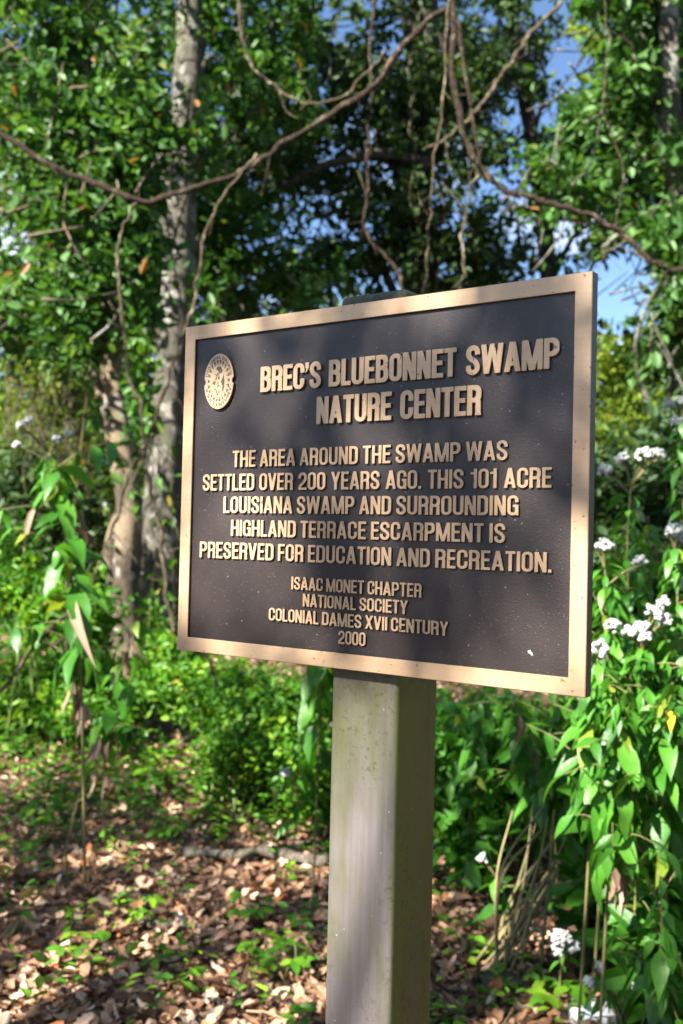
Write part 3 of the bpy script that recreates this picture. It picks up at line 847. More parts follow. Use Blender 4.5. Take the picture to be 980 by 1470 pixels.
def tree(name, label, trunk_px, depth, radii, bark_m, blobs, leaf_m, per, L=0.085, nper=30, reach=0.27, limbs=6, seed=1, group=None, seg=14, extra=None, wratio=0.5, droop=-0.25):
    """trunk_px: pixels from foot to top, all at about `depth` metres"""
    rg = np.random.default_rng(seed)
    pts = [P(px, py, depth + dz) for px, py, dz in trunk_px]
    foot = pts[0].copy(); foot[2] = gz(foot[0], foot[1]) - 0.05
    pts[0] = foot
    path = spline(pts, 40)
    r = np.interp(np.linspace(0, 1, 40), np.linspace(0, 1, len(radii)), radii)
    r[:4] *= np.array([1.35, 1.2, 1.08, 1.02])
    t = thing(name, label, 'tree', (foot[0], foot[1], foot[2] + 0.05), 0, group)
    org = np.array(t.location)
    s = Soup()
    V, F = tube(path, r, seg, 0.09, rg); s.add(V, F)
    L *= 1.25; per = int(per * .72)
    C = blob_pts(rg, blobs, per)
    # limbs reach from the trunk into the crown
    ends = [P(b[0], b[1], b[2]) for b in blobs]
    ends = (ends * 4)[:max(limbs, 0)]
    for e in ends:
        e = e + rg.normal(size=3) * 0.25
        zt = np.clip(e[2] - abs(rg.normal()) * 0.7 - 0.5, path[0][2] + 1.6, path[-1][2])
        i = int(np.argmin(np.abs(path[:, 2] - zt)))
        a = path[i]; m = (a + e) / 2 + np.array([0, 0, 0.18]) + rg.normal(size=3) * 0.15
        V, F = tube(spline([a, m, e], 12), np.linspace(r[i] * 0.36, 0.008, 12), 7, 0.06, rg); s.add(V, F)
    # twigs
    if len(C):
        for c in C[:: max(1, len(C) // 140)]:
            b = c + np.array([rg.normal() * .25, rg.normal() * .25, -0.25 + rg.normal() * .2])
            V, F = tube(spline([b, (b + c) / 2 + rg.normal(size=3) * .05, c + rg.normal(size=3) * .08], 5), np.linspace(0.011, 0.004, 5), 5, 0, rg); s.add(V, F)
    if extra: extra(s, rg, path, r)
    s.build('trunk', bark_m, t, org, True)
    if len(C):
        V, F, v = clusters(rg, C, nper, reach, L, keep=show_keep, wratio=wratio, droop=droop)
        mesh_np('crown', V, [F], [leaf_m], t, v, org)
    return t

def pxpath(pts, Y): return [P(a, b, Y + (c[0] if c else 0)) for a, b, *c in pts]

BIG = [(232, 880, 0), (238, 640, 0), (256, 420, 0), (258, 250, 0), (272, 90, 0), (273, -120, 0.1), (268, -420, 0.3)]
LEAN = [(186, 925, 0), (180, 840, 0), (186, 730, 0), (172, 640, 0), (158, 520, 0.1), (158, 430, 0.2), (140, 250, 0.3), (118, 60, 0.4), (100, -150, 0.5)]
RIGHT = [(985, 1010, 0), (978, 700, 0), (972, 430, 0), (966, 220, 0), (960, 40, 0), (955, -250, 0)]
SHOW += [([(a, b) for a, b, *_ in BIG[:3]], 34, 9.4, .93), ([(256, 420), (258, 320), (258, 225)], 26, 9.4, .62), ([(262, 160), (273, 90), (275, -20)], 28, 9.4, .9),
         ([(a, b) for a, b, *_ in LEAN[:6]], 26, 7.9, .95), ([(966, 150), (962, 110), (960, 30)], 22, 7.9, .9)]

SUNWIN += [(P(275, 40, 9.4), .32), (P(272, 120, 9.4), .28), (P(262, 200, 9.4), .25), (P(258, 380, 9.4), .2), (P(180, 780, 8), .42), (P(182, 880, 8), .3), (P(172, 690, 8), .3), (P(158, 560, 8), .2)]
tree('oak_tree', 'tall tree with pale grey blotched trunk rising left of the plaque', BIG, 9.5, [0.20, 0.175, 0.165, 0.16, 0.15, 0.14, 0.11], M['bark_grey'],
     [(330, 90, 9.9, 150, 130, 1.0, 1.2), (210, 120, 10.2, 110, 150, 0.8, 1), (330, 330, 10.2, 120, 110, 0.9, 1.0), (200, 360, 10.3, 90, 120, .8, .8), (300, -120, 9.5, 220, 120, 1.4, 1.2), (420, 400, 10.4, 80, 60, .7, .5)],
     M['oak_leaf'], 150, seed=11)
def fork(s, rg, path, r):
    V, F = tube(spline([P(196, 905, 8.0), P(168, 845, 8.05), P(160, 790, 8.1), P(172, 740, 8.05)], 14), np.linspace(0.085, 0.05, 14), 10, .1, rg); s.add(V, F)
tree('leaning_tree', 'slim crooked tree with tan and white patched bark', LEAN, 8.0, [0.13, 0.112, 0.108, 0.10, 0.088, 0.075, 0.065, 0.055, 0.045], M['bark_patchy'],
     [(70, 150, 7.6, 120, 160, .9, 1.2), (130, 260, 7.4, 110, 110, .7, 1.2), (160, 400, 7.3, 90, 90, .5, .9), (40, 420, 7.8, 90, 110, .6, .8), (230, 190, 7.6, 90, 60, .5, .5), (90, -90, 7.6, 200, 110, 1.1, 1)],
     M['oak_leaf'], 165, L=0.075, seed=12, extra=fork)
tree('mossy_tree', 'dark thick trunked tree hung with climbers above the middle of the plaque', [(600, 880, 0), (596, 600, 0), (602, 400, 0), (590, 220, 0), (606, 40, 0), (615, -250, 0)], 11.0, [0.26, 0.23, 0.21, 0.2, 0.18, 0.14], M['bark_dark'],
     [(560, 110, 10.6, 130, 110, .9, 1.2), (610, 290, 10.5, 110, 130, .6, 1.3), (480, 180, 11, 110, 110, .9, 1), (520, 360, 10.8, 100, 60, .7, .9), (660, 160, 10.7, 90, 120, .8, .9), (590, -110, 10.6, 220, 120, 1.2, 1.2), (680, 350, 11, 60, 70, .6, .7)],
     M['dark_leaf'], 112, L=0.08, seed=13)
tree('grey_tree', 'slender grey trunked tree at the right edge of the view', RIGHT, 8.0, [0.10, 0.095, 0.09, 0.08, 0.075, 0.06], M['bark_grey'],
     [(900, 130, 8.4, 90, 130, .8, .9), (840, 250, 9.0, 90, 90, .8, 1), (960, 300, 8.6, 60, 110, .6, .7), (965, 400, 7.6, 50, 120, .3, .9), (930, -70, 8.2, 150, 110, 1.0, 1.0), (1040, 150, 8.2, 70, 200, .8, .9)],
     M['oak_leaf'], 130, L=0.08, seed=14)
tree('sunlit_tree', 'yellow green tree showing in the top right corner', [(1060, 1000, 0), (1050, 600, 0), (1020, 300, 0), (960, 60, 0), (930, -160, 0)], 10.5, [0.12, .11, .1, .07, .05], M['bark_dark'],
     [(900, 60, 10.2, 70, 60, .6, 1), (890, 140, 10.2, 60, 40, .5, .6), (960, 200, 10.2, 50, 60, .5, .6), (920, -60, 10.2, 90, 60, .6, .7)],
     M['yellow_leaf'], 130, L=0.09, seed=15)
tree('dark_oak_tree', 'shadowed thin tree just left of the plaque, behind the pale trunk', [(326, 860, 0), (322, 600, 0), (318, 430, 0), (330, 250, 0), (345, 40, 0), (350, -150, 0)], 12.0, [0.14, .13, .12, .11, .09, .07], M['bark_dark'],
     [(380, 60, 12, 120, 100, 1, 1), (360, 240, 12, 110, 110, 1, 1), (440, 250, 12.3, 90, 90, 1, .8), (340, 430, 12, 90, 90, .8, .9)],
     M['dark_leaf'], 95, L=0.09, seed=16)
tree('background_tree', 'dim straight tree at the far left among pale climbers', [(105, 850, 0), (108, 640, 0), (100, 420, 0), (112, 200, 0), (120, -80, 0)], 12.5, [0.15, .14, .13, .11, .08], M['bark_dark'],
     [(60, 90, 12.4, 150, 120, 1, 1.1), (40, 290, 12.4, 120, 120, 1, 1.1), (90, 470, 12.2, 130, 80, .8, .9)],
     M['far_leaf'], 105, L=0.095, seed=17)
tree('holly_tree', 'leafy dark tree filling the gap right of the hanging vines', [(800, 900, 0), (795, 620, 0), (790, 420, 0), (770, 240, 0), (740, 60, 0), (720, -150, 0)], 12.0, [0.13, .12, .11, .1, .08, .05], M['bark_dark'],
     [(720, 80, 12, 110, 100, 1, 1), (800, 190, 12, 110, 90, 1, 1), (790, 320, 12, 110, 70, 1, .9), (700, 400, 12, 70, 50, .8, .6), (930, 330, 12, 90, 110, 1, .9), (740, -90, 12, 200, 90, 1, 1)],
     M['dark_leaf'], 98, L=0.085, seed=18)

# understorey shrubs: things with a foliage mesh and stems
def shrub(name, label, foot_px, blobs, leaf_m, per, L, seed, nper=22, reach=0.22, stems=5, stem_m='brown_stem', group=None, cat='shrub', wratio=0.42, gaps=True, srad=0.012):
    rg = np.random.default_rng(seed)
    f = on_ground(*foot_px) if len(foot_px) == 2 else P(*foot_px)
    f = np.array([f[0], f[1], gz(f[0], f[1])])
    t = thing(name, label, cat, f, 0, group)
    C = blob_pts(rg, blobs, per)
    C[:, 2] = np.maximum(C[:, 2], gz(C[:, 0], C[:, 1]) + 0.06)
    s = Soup()
    for k in range(stems):
        e = C[rg.integers(len(C))]
        b = f + np.array([rg.normal() * .12, rg.normal() * .1, -0.02])
        b[2] = gz(b[0], b[1]) - 0.02
        m = (b + e) / 2 + rg.normal(size=3) * 0.06 + np.array([0, 0, .08])
        V, F = tube(spline([b, m, e], 10), np.linspace(srad, srad * .35, 10), 6, .05, rg); s.add(V, F)
    s.build('stems', M[stem_m], t, f, True)
    V, F, v = clusters(rg, C, nper, reach, L, keep=show_keep, wratio=wratio, gaps=gaps)
    mesh_np('foliage', V, [F], [leaf_m], t, v, f)
    return t

shrub('sapling_shrub', 'yellow green shrub catching the sun right of the plaque, behind the white flowers', (905, 760, 10.5), [(880, 520, 10.5, 60, 50, .8, 1), (940, 600, 10.2, 70, 70, .8, 1.2), (880, 640, 10.5, 60, 70, .8, .8), (960, 500, 10.5, 60, 50, .6, .7)], M['yellow_leaf'], 110, .075, 31, srad=.03)
shrub('dark_shrub', 'dark green bush low behind the white flowered weeds at the right edge', (900, 900, 6.0), [(900, 720, 6, 80, 70, .6, 1), (980, 660, 6.2, 60, 90, .6, .9), (880, 850, 5.6, 70, 90, .5, 1), (960, 850, 5.6, 70, 100, .5, 1)], M['dark_leaf'], 140, .085, 32, srad=.02)
shrub('thicket_shrub', 'pale yellow green thicket behind the small weed at the left edge', (40, 800, 10.0), [(40, 450, 9.5, 80, 70, .7, 1), (90, 540, 9.5, 70, 60, .6, .9), (30, 600, 9.6, 60, 80, .6, .8), (110, 640, 9.8, 60, 80, .6, .6)], M['yellow_leaf'], 100, .06, 33, srad=.02)
shrub('fern_clump', 'dense ferny green clump at the left edge below the flowers', (30, 900, 6.2), [(25, 840, 6.2, 50, 40, .4, 1), (60, 880, 6.0, 50, 40, .4, .8), (0, 800, 6.3, 30, 40, .3, .6)], M['cover_leaf'], 90, .06, 34, reach=.14, stems=6, stem_m='green_stem', wratio=.3)
shrub('low_bush', 'bright small leaved bush under the lower left corner of the plaque', (370, 1180), [(330, 1000, 5.4, 60, 40, .35, 1), (400, 1030, 5.2, 70, 60, .35, 1.4), (440, 1100, 4.9, 40, 60, .3, 1), (340, 1080, 5.1, 60, 40, .3, .9), (250, 985, 5.8, 60, 30, .3, .7)], M['cover_leaf'], 150, .04, 35, reach=.12, stems=9, stem_m='green_stem', wratio=.55, gaps=False, srad=.005)
shrub('small_leaf_bush', 'round leaved bush seen between the post and the flowering weeds', (690, 1190), [(680, 1060, 4.9, 60, 50, .3, 1.2), (740, 1110, 4.7, 60, 70, .3, 1.1), (660, 1130, 4.7, 40, 50, .3, .8), (790, 1060, 4.9, 50, 50, .3, .7)], M['cover_leaf'], 110, .034, 36, reach=.11, stems=8, stem_m='green_stem', wratio=.75, gaps=False, srad=.005)
shrub('fringe_bush', 'fresh green bush below the crooked tree at the left', (90, 1010), [(60, 960, 6.8, 80, 30, .5, 1), (170, 960, 6.5, 70, 30, .5, .9), (20, 1010, 6.3, 50, 25, .4, .7), (130, 1020, 6.0, 60, 25, .4, .6)], M['cover_leaf'], 120, .045, 37, reach=.14, stems=7, stem_m='green_stem', wratio=.5, gaps=False, srad=.006)

shrub('sprout_bush', 'leafy sprouts round the feet of the two left trunks', (215, 960), [(215, 880, 7.2, 40, 50, .3, 1), (150, 880, 7.0, 40, 40, .3, .7), (240, 930, 6.8, 40, 30, .3, .8)], M['cover_leaf'], 60, .07, 38, reach=.16, stems=6, stem_m='green_stem', wratio=.5, gaps=False, srad=.006)
shrub('sapling', 'sapling with sunlit leaves in front of the upper part of the leaning trunk', (120, 930, 7.0), [(185, 560, 7.0, 50, 60, .3, .8), (215, 680, 7.0, 30, 60, .3, .6), (130, 470, 7.0, 60, 60, .3, .9), (240, 430, 7, 40, 50, .3, .6)], M['oak_leaf'], 46, .10, 39, reach=.2, stems=2, wratio=.48, srad=.008, cat='sapling')
shrub('leafy_bush', 'broad leaved green bush reaching the ground at the right edge under the flowers', (940, 1380), [(925, 1130, 3.45, 50, 70, .2, 1), (970, 1230, 3.3, 40, 80, .2, 1), (880, 1090, 3.6, 50, 60, .2, .9), (960, 1000, 3.5, 40, 90, .2, .9), (985, 1370, 3.0, 30, 60, .15, .6), (900, 1290, 3.4, 40, 50, .15, .5)], M['weed_leaf'], 64, .10, 40, nper=14, reach=.13, stems=8, wratio=.42, gaps=False, srad=.006)
shrub('green_bush', 'leafy bush seen under the plaque between the post and the straw sheaf', (720, 1260), [(700, 1080, 4.3, 60, 60, .25, 1), (770, 1120, 4.2, 50, 70, .25, 1), (650, 1060, 4.4, 40, 50, .2, .7), (660, 1190, 4.1, 30, 40, .15, .5)], M['weed_leaf'], 44, .085, 42, nper=14, reach=.13, stems=8, wratio=.45, gaps=False, srad=.005)
shrub('tall_bush', 'dark bush between the left edge and the two left trunks', (70, 870, 8.6), [(40, 700, 8.6, 60, 70, .5, 1), (100, 740, 8.4, 50, 70, .4, .9), (20, 800, 8.2, 50, 50, .4, .7), (120, 830, 8, 40, 40, .3, .6)], M['dark_leaf'], 70, .085, 43, reach=.2, stems=7, wratio=.45, srad=.01)
shrub('pale_sapling', 'thin light green sapling close to the left of the plaque, between trunk and frame', (235, 930, 6.8), [(236, 700, 6.8, 16, 90, .2, .8), (225, 560, 6.8, 22, 60, .2, .6), (240, 840, 6.6, 20, 50, .2, .6)], M['cover_leaf'], 26, .07, 44, nper=14, reach=.14, stems=3, wratio=.5, srad=.007, cat='sapling')
# far woods: a mass nobody could count, closing the view behind the trees
def far_woods():
    rg = np.random.default_rng(51)
    C = []
    for _ in range(5000):
        px = rg.uniform(-700, 1700); 
        py = rg.uniform(-350, 900) if rg.random() < .62 else rg.uniform(420, 860)
        C.append(P(px, py, rg.uniform(14, 21)))
    for _ in range(2600):
        a = rg.uniform(2.2, 4.2); q = rg.uniform(9.5, 14)
        C.append(np.array([q * math.cos(a), q * math.sin(a) + 1.0, 0.2 + 3.2 * rg.random()]))
    for _ in range(2600):
        a = rg.uniform(-1.5, 0.95); q = rg.uniform(7.5, 12)
        C.append(np.array([q * math.cos(a), q * math.sin(a) + 1.5, 0.2 + 6.5 * rg.random()]))
    for _ in range(3200): C.append(P(rg.uniform(-700, 1700), rg.uniform(560, 800), rg.uniform(13.5, 21)))
    C = np.array(C)
    px, py, z = pix(C)
    inview = (px > -60) & (px < 1040) & (z > 0) & (z < 13)
    C = C[~inview]; px, py, z = px[~inview], py[~inview], z[~inview]
    C = C[~((py < 470) & (z > 1) & (rg.random(len(C)) < .62))]
    C[:, 2] = np.maximum(C[:, 2], gz(C[:, 0], C[:, 1]) + .15)
    V, F, v = clusters(rg, C, 17, 0.6, 0.19, wratio=.5, keep=show_keep)
    o = mesh_np('far_woods', V, [F], [M['far_leaf']], None, v)
    tag(o, 'dim green mass of woodland closing the view far behind the trees', 'woods', kind='stuff')
far_woods()

# ------------------------------------------------------------------ vines and hanging stems
def vine(label, pts, Y, r0, r1, mat, name='hanging_vine', cat='vine', group=None, wob=0.010, seed=0, branches=()):
    rg = np.random.default_rng(seed + len(pts))
    W3 = pxpath(pts, Y)
    n = 14 + 8 * len(pts)
    path = spline(W3, n)
    k = np.arange(n)
    path = path + wob * np.stack([np.sin(k * .23 + seed), np.cos(k * .19 + 2 * seed), np.sin(k * .16 + 3 * seed)], 1) * np.hanning(n)[:, None] ** .3
    kink = rg.normal(size=(n, 3)); kink = (kink + np.roll(kink, 1, 0) + np.roll(kink, -1, 0)) / 3
    path = path + kink * min(wob, .010) * 1.1
    rr = (.82 if r0 > .018 else .66) * np.linspace(r0, r1, n) * (1 + .12 * rg.normal(size=n).clip(-1.5, 1.5)); rr[-4:] *= np.array([.9, .75, .5, .25])
    s = Soup(); V, F = tube(path, rr, 9, .14, rg); s.add(V, F)
    for q in range(int(len(pts) * .8)):
        i = rg.integers(3, n - 4); a = path[i]; l = rg.uniform(.05, .30)
        dv = unit(rg.normal(size=3) + np.array([0, 0, -.5])) * l
        sh = spline([a, a + dv * .5 + rg.normal(size=3) * .02, a + dv + rg.normal(size=3) * .04], 8)
        V, F = tube(sh, np.linspace(min(.35 * r0, .006), .0018, 8), 5, .1, rg); s.add(V, F)
    for b in branches:
        bp = spline(pxpath(b[0], Y), 22)
        V, F = tube(bp, np.linspace(b[1], b[2] * .5, 22), 7, .1, rg); s.add(V, F)
    o = s.build(name, mat, None, None, True)
    c = path[0].copy(); me = o.data
    me.transform(Matrix.Translation(Vector(-c))); o.location = Vector(c)
    return tag(o, label, cat, group)

vine('thick brown vine sagging in a long loop across the upper left', [(-60, 150), (0, 190), (70, 235), (140, 265), (205, 291), (270, 270), (340, 247), (400, 215), (470, 170), (540, 115), (590, 50), (650, 5), (700, -40)], 6.2, .021, .025, M['vine'], seed=1)
vine('brown vine swooping down to the right edge above the plaque', [(648, -60), (652, 20), (650, 110), (662, 180), (690, 238), (730, 277), (790, 293), (850, 308), (895, 340), (935, 378), (965, 386), (1010, 384)], 6.0, .022, .020, M['vine'], seed=2,
     branches=[([(658, 30), (665, 90), (672, 130), (680, 180), (690, 238)], .014, .014)])
vine('pale thin stem hanging straight down to the top edge of the plaque', [(650, -30), (640, 60), (630, 180), (622, 260), (614, 340), (609, 430), (606, 520)], 5.6, .011, .010, M['pale_vine'], seed=3)
vine('thin vine dropping from the swooping vine to the top edge of the plaque', [(690, 248), (672, 275), (667, 320), (664, 370), (660, 430), (655, 520)], 5.9, .013, .012, M['pale_vine'], seed=4)
vine('pale stem falling from the sagging loop to the lower left corner of the plaque', [(200, 290), (178, 318), (169, 360), (175, 440), (184, 540), (203, 590), (212, 680), (228, 750), (238, 820), (242, 870), (252, 910), (268, 935)], 6.2, .013, .020, M['pale_vine'], seed=5)
vine('straight leaning stem crossing in front of both left trunks', [(368, 220), (340, 255), (305, 310), (283, 390), (272, 450), (248, 530), (222, 600), (192, 665), (172, 730), (152, 780)], 5.8, .013, .017, M['pale_vine'], seed=6)
vine('curved bare branch above the plaque in the upper middle', [(338, -60), (345, 40), (360, 90), (390, 125), (430, 146), (480, 143), (520, 110), (560, 70)], 6.8, .017, .013, M['pale_vine'], name='bare_branch', cat='branch', seed=7)
vine('straight pale branch slanting at the top, right of the middle', [(805, 3), (770, 40), (745, 70), (725, 100), (698, 140), (668, 175), (640, 200), (610, 215)], 7.0, .020, .014, M['pale_vine'], name='bare_branch', cat='branch', seed=8)
vine('crooked brown stem hanging between the two big vines', [(540, -60), (533, 60), (532, 130), (528, 200), (530, 250), (522, 300), (528, 335), (550, 365), (575, 400), (580, 440)], 6.9, .013, .018, M['vine'], seed=9, branches=[([(514, 245), (524, 275), (526, 290)], .008, .01)])
vine('broken stick standing in the bush under the left end of the plaque', [(290, 930), (300, 950), (310, 985), (325, 1015), (335, 1045), (347, 1062)], 5.2, .013, .012, M['pale_vine'], name='broken_stick', cat='stick', seed=10, wob=.004)
vine('bare stick slanting up from the left edge to the drooping weed', [(-30, 1020), (0, 990), (30, 955), (62, 915), (95, 882), (108, 868)], 4.0, .013, .010, M['pale_vine'], name='leaning_stick', cat='stick', seed=11, wob=.004)
vine('wispy grey stem trailing through the sky gap at the right', [(868, -10), (872, 80), (866, 150), (884, 210), (894, 260), (890, 300), (872, 350), (860, 400)], 6.6, .006, .005, M['pale_vine'], seed=12)
vine('level pale stub of branch at the left edge', [(-40, 300), (10, 302), (42, 296)], 6.6, .022, .016, M['pale_vine'], name='bare_branch', cat='branch', seed=13)
vine('dark limb reaching out of the shade above the middle of the plaque', [(620, 235), (560, 222), (500, 228), (450, 245), (400, 270)], 10.2, .075, .045, M['bark_dark'], name='dark_limb', cat='branch', seed=14)

def tangle(label, pxs, Y, n, seed, mat, cx):
    rg = np.random.default_rng(seed); s = Soup()
    for k in range(n):
        x0 = rg.uniform(*pxs[0]); y0 = rg.uniform(*pxs[1]); y1 = y0 + rg.uniform(*pxs[2])
        p = [(x0, y0)]
        for q in range(1, 6): p.append((x0 + rg.normal() * 9 + (cx - x0) * .04 * q, y0 + (y1 - y0) * q / 5))
        d = rg.uniform(-.35, .35)
        V, F = tube(spline([P(a, b, Y + d + rg.normal() * .04) for a, b in p], 24), np.linspace(1, .3, 24) * rg.uniform(.004, .010), 6, .1, rg); s.add(V, F)
    o = s.build('vine_tangle', mat, None, None, True)
    c = np.array(o.data.vertices[0].co); o.data.transform(Matrix.Translation(Vector(-c))); o.location = Vector(c)
    return tag(o, label, 'vines')
tangle('tangle of pale hanging vines at the left, behind the drooping weed', [(5, 140), (330, 600), (120, 260)], 8.5, 60, 61, M['pale_vine'], 105)
tangle('tangle of hanging rootlets on the dark trunk above the plaque', [(570, 640), (120, 320), (60, 180)], 9.9, 7, 62, M['pale_vine'], 600)

# ------------------------------------------------------------------ flowering weeds
def florets(rg, centre, up, radius, n):
    """a flat-topped head of small ragged white florets"""
    s = Soup()
    a, b = unit(np.cross(up, [0.3, 1, .2])), None; b = np.cross(up, a)
    for k in range(n):
        r = radius * math.sqrt((k + .5) / n); t = k * 2.39996
        c = centre + a * r * math.cos(t) + b * r * math.sin(t) + up * (0.55 * radius * (1 - (r / radius) ** 2) + rg.normal() * .005)
        lump = .5 + .5 * math.sin(4 * c[0] / radius + 1) * math.sin(4.3 * c[1] / radius)
        if lump < .34: continue
        c = c + up * lump * .25 * radius
        R = rg.uniform(.0048, .0085)
        # floret: three little rings and a ragged top
        m = 6; V = []
        for h, rr in ((-.8, .35), (0.0, 1.0), (.75, .8)):
            for q in range(m):
                g = q * 2 * math.pi / m + h
                k2 = rr * (1 + .35 * rg.uniform(-1, 1))
                V.append(c + R * (up * h + k2 * (a * math.cos(g) + b * math.sin(g))))
        V.append(c + up * R * .9); V.append(c - up * R)
        F = []
        for ring in (0, 1):
            for q in range(m): F.append((ring * m + q, ring * m + (q + 1) % m, (ring + 1) * m + (q + 1) % m, (ring + 1) * m + q))
        F3 = [(2 * m + q, 2 * m + (q + 1) % m, 3 * m) for q in range(m)] + [((q + 1) % m, q, 3 * m + 1) for q in range(m)]
        s.add(np.array(V), [np.array(F), np.array(F3)])
    return s

def weed(label, base, way, nodes, Lr, seed, heads=(), droop=(0.3, 0.9), start=0.35, name='flowering_weed', group=None, gold=0, stem_m='brown_stem', r=0.0046, leaf_m='weed_leaf', withered=0, wr=(0.30, 0.40), per_node=2, cat='wildflower', shoots=None):
    """base, way: world points up the stem; heads: world centres of flower clusters"""
    rg = np.random.default_rng(seed)
    base = np.array(base, float); base[2] = gz(base[0], base[1])
    t = thing(name, label, cat, base, 0, group)
    path = spline([base - np.array([0, 0, .03])] + [np.array(w) for w in way], 36)
    s = Soup(); V, F = tube(path, np.linspace(r, r * .5, 36), 7, .08, rg); s.add(V, F)
    for hc, hr in heads:
        i = int(np.argmin(np.linalg.norm(path - hc, axis=1) + 2.5 * np.maximum(path[:, 2] - (hc[2] - .06), 0)))
        i = min(i, 35)
        for q in range(4):
            e = hc + np.array([rg.normal() * hr * .4, rg.normal() * hr * .4, -.006])
            a = path[i]; m = a * .45 + e * .55 + np.array([0, 0, .012])
            V, F = tube(spline([a, m, e], 8), np.linspace(.0026, .0012, 8), 5, 0, rg); s.add(V, F)
    side = []
    for k in range(nodes // 3 if shoots is None else shoots):
        i = int(35 * rg.uniform(max(start, .25), .92)); g = rg.random() * 6.28; l = rg.uniform(.10, .24)
        e = path[i] + np.array([math.cos(g) * l, math.sin(g) * l, rg.uniform(-.02, .12)])
        side.append(spline([path[i], (path[i] + e) / 2 + np.array([0, 0, .02]), e], 8))
        V, F = tube(side[-1], np.linspace(r * .5, r * .25, 8), 5, .05, rg); s.add(V, F)
    s.build('stem', M[stem_m], t, base, True)
    pos, d, nr, L = [], [], [], []
    for sp in side:
        for f in (3, 5, 7, 7):
            g = rg.random() * 6.28; dr = rg.uniform(-.1, .8)
            pos.append(sp[f]); d.append((math.cos(g) * math.cos(dr), math.sin(g) * math.cos(dr), -math.sin(dr)))
            nr.append(np.array([math.cos(g) * math.sin(dr), math.sin(g) * math.sin(dr), math.cos(dr)]) + rg.normal(size=3) * .3); L.append(rg.uniform(.45, .95) * Lr[0])
    az = rg.random() * 6.28
    for k in range(nodes):
        f = start + (1 - start) * (k + .5 + rg.uniform(-.3, .3)) / nodes
        q = path[int(f * 35)]
        for j in range(per_node):
            g = az + j * 2 * math.pi / per_node + rg.normal() * .45
            dr = rg.uniform(*droop) * (1.15 - .4 * f)
            dd = np.array([math.cos(g) * math.cos(dr), math.sin(g) * math.cos(dr), -math.sin(dr)])
            out = np.array([math.cos(g), math.sin(g), 0])
            n_ = out * math.sin(dr) + np.array([0, 0, math.cos(dr)]) + rg.normal(size=3) * .35
            pos.append(q + out * .012); d.append(dd); nr.append(n_); L.append(rg.uniform(*Lr) * rg.uniform(.7, 1.1) * (1 - .45 * max(0, f - .6) / .4))
        az += 1.35
    pos, d, nr, L = map(np.array, (pos, d, nr, L)); n = len(pos)
    v = np.clip(rg.normal(.5, .27, n), 0, 1)
    ig = rg.permutation(n)
    gi, wi, li = ig[:gold], ig[gold:gold + withered], ig[gold + withered:]
    def put(idx, nm, m, bend=(.15, .6), val=None, ws=1.0, fold=.28):
        V, F, k = leaves(pos[idx], d[idx], nr[idx], L[idx], L[idx] * rg.uniform(*wr, len(idx)) * ws, fold, rg.uniform(*bend, len(idx)), BLADE)
        mesh_np(nm, V, [F], [m], t, np.repeat(v[idx], k), base, True)
    put(li, 'leaves', M[leaf_m])
    for g in gi: put(np.array([g]), 'yellowed_leaf', M['gold_leaf'])
    if withered: put(wi, 'withered_leaves', M['withered'], (.6, 1.0), ws=.5, fold=.9)
    for hc, hr in heads:
        fl = florets(rg, np.array(hc), unit(np.array([rg.normal() * .25, -.45 + rg.normal() * .2, 1])), hr, int(16 + hr * 1300))
        fl.build('flower_cluster', M['petal'], t, base, True)
    return t

def H(px, py, Y, r=.03): return (P(px, py, Y), r * .8)
WG = 'white flowered weeds beside the plaque'
weed('tall weed whose flat white flowers rise in the shade beside the plaque edge', P(905, 1400, 3.25), [P(900, 1200, 3.25), P(905, 950, 3.2), P(900, 800, 3.2), P(905, 700, 3.2)], 38, (0.088, 0.152), 101,
     [H(868, 678, 3.2, .030), H(893, 662, 3.2, .028), H(925, 655, 3.15, .034), H(942, 655, 3.2, .028)], group=WG, droop=(.1, .8))
weed('weed with two round white flower heads nearest the plaque edge, above the middle', P(850, 1380, 3.05), [P(865, 1200, 3.05), P(872, 1000, 3.0), P(870, 880, 3.0), P(868, 800, 3.0)], 35, (0.088, 0.144), 102,
     [H(868, 789, 3.0, .038), H(918, 808, 3.05, .024)], group=WG)
weed('weed carrying the largest bunch of white flowers, low at the right', P(900, 1390, 2.95), [P(915, 1230, 2.95), P(910, 1080, 2.9), P(915, 970, 2.9), P(925, 920, 2.88)], 38, (0.096, 0.152), 103,
     [H(880, 900, 2.88, .026), H(902, 909, 2.88, .022), H(922, 905, 2.86, .03), H(926, 918, 2.84, .022), H(940, 882, 2.9, .034), H(952, 870, 2.92, .026), H(955, 892, 2.9, .022)], gold=1, group=WG)
weed('weed with one white flower head touching the lower right corner of the plaque', P(830, 1370, 2.9), [P(845, 1230, 2.9), P(850, 1100, 2.85), P(856, 1000, 2.82), P(858, 945, 2.8)], 35, (0.096, 0.160), 104,
     [H(858, 934, 2.8, .032)], group=WG, withered=4)
weed('weed at the right edge with pale flowers level with the middle lines of text', P(985, 1380, 3.1), [P(985, 1200, 3.1), P(975, 1000, 3.0), P(972, 850, 3.0), P(968, 780, 3.0)], 41, (0.096, 0.160), 105,
     [H(968, 764, 3.0, .034), H(978, 775, 3.05, .026), H(975, 838, 3.0, .03)], gold=1, group=WG)
weed('tallest weed at the right edge, its flowers above all the other white flowers', P(1010, 1330, 3.4), [P(1000, 1100, 3.4), P(985, 850, 3.4), P(980, 680, 3.4), P(978, 600, 3.4)], 41, (0.080, 0.144), 106,
     [H(980, 580, 3.4, .03), H(970, 608, 3.4, .026), H(962, 583, 3.45, .02)], group=WG)
weed('leafy flowerless weed spilling out at the right edge, below the flowers', P(960, 1420, 2.85), [P(955, 1280, 2.85), P(950, 1150, 2.8), P(955, 1050, 2.75), P(965, 980, 2.75)], 38, (0.104, 0.168), 107, (), group=WG, gold=1, withered=3)
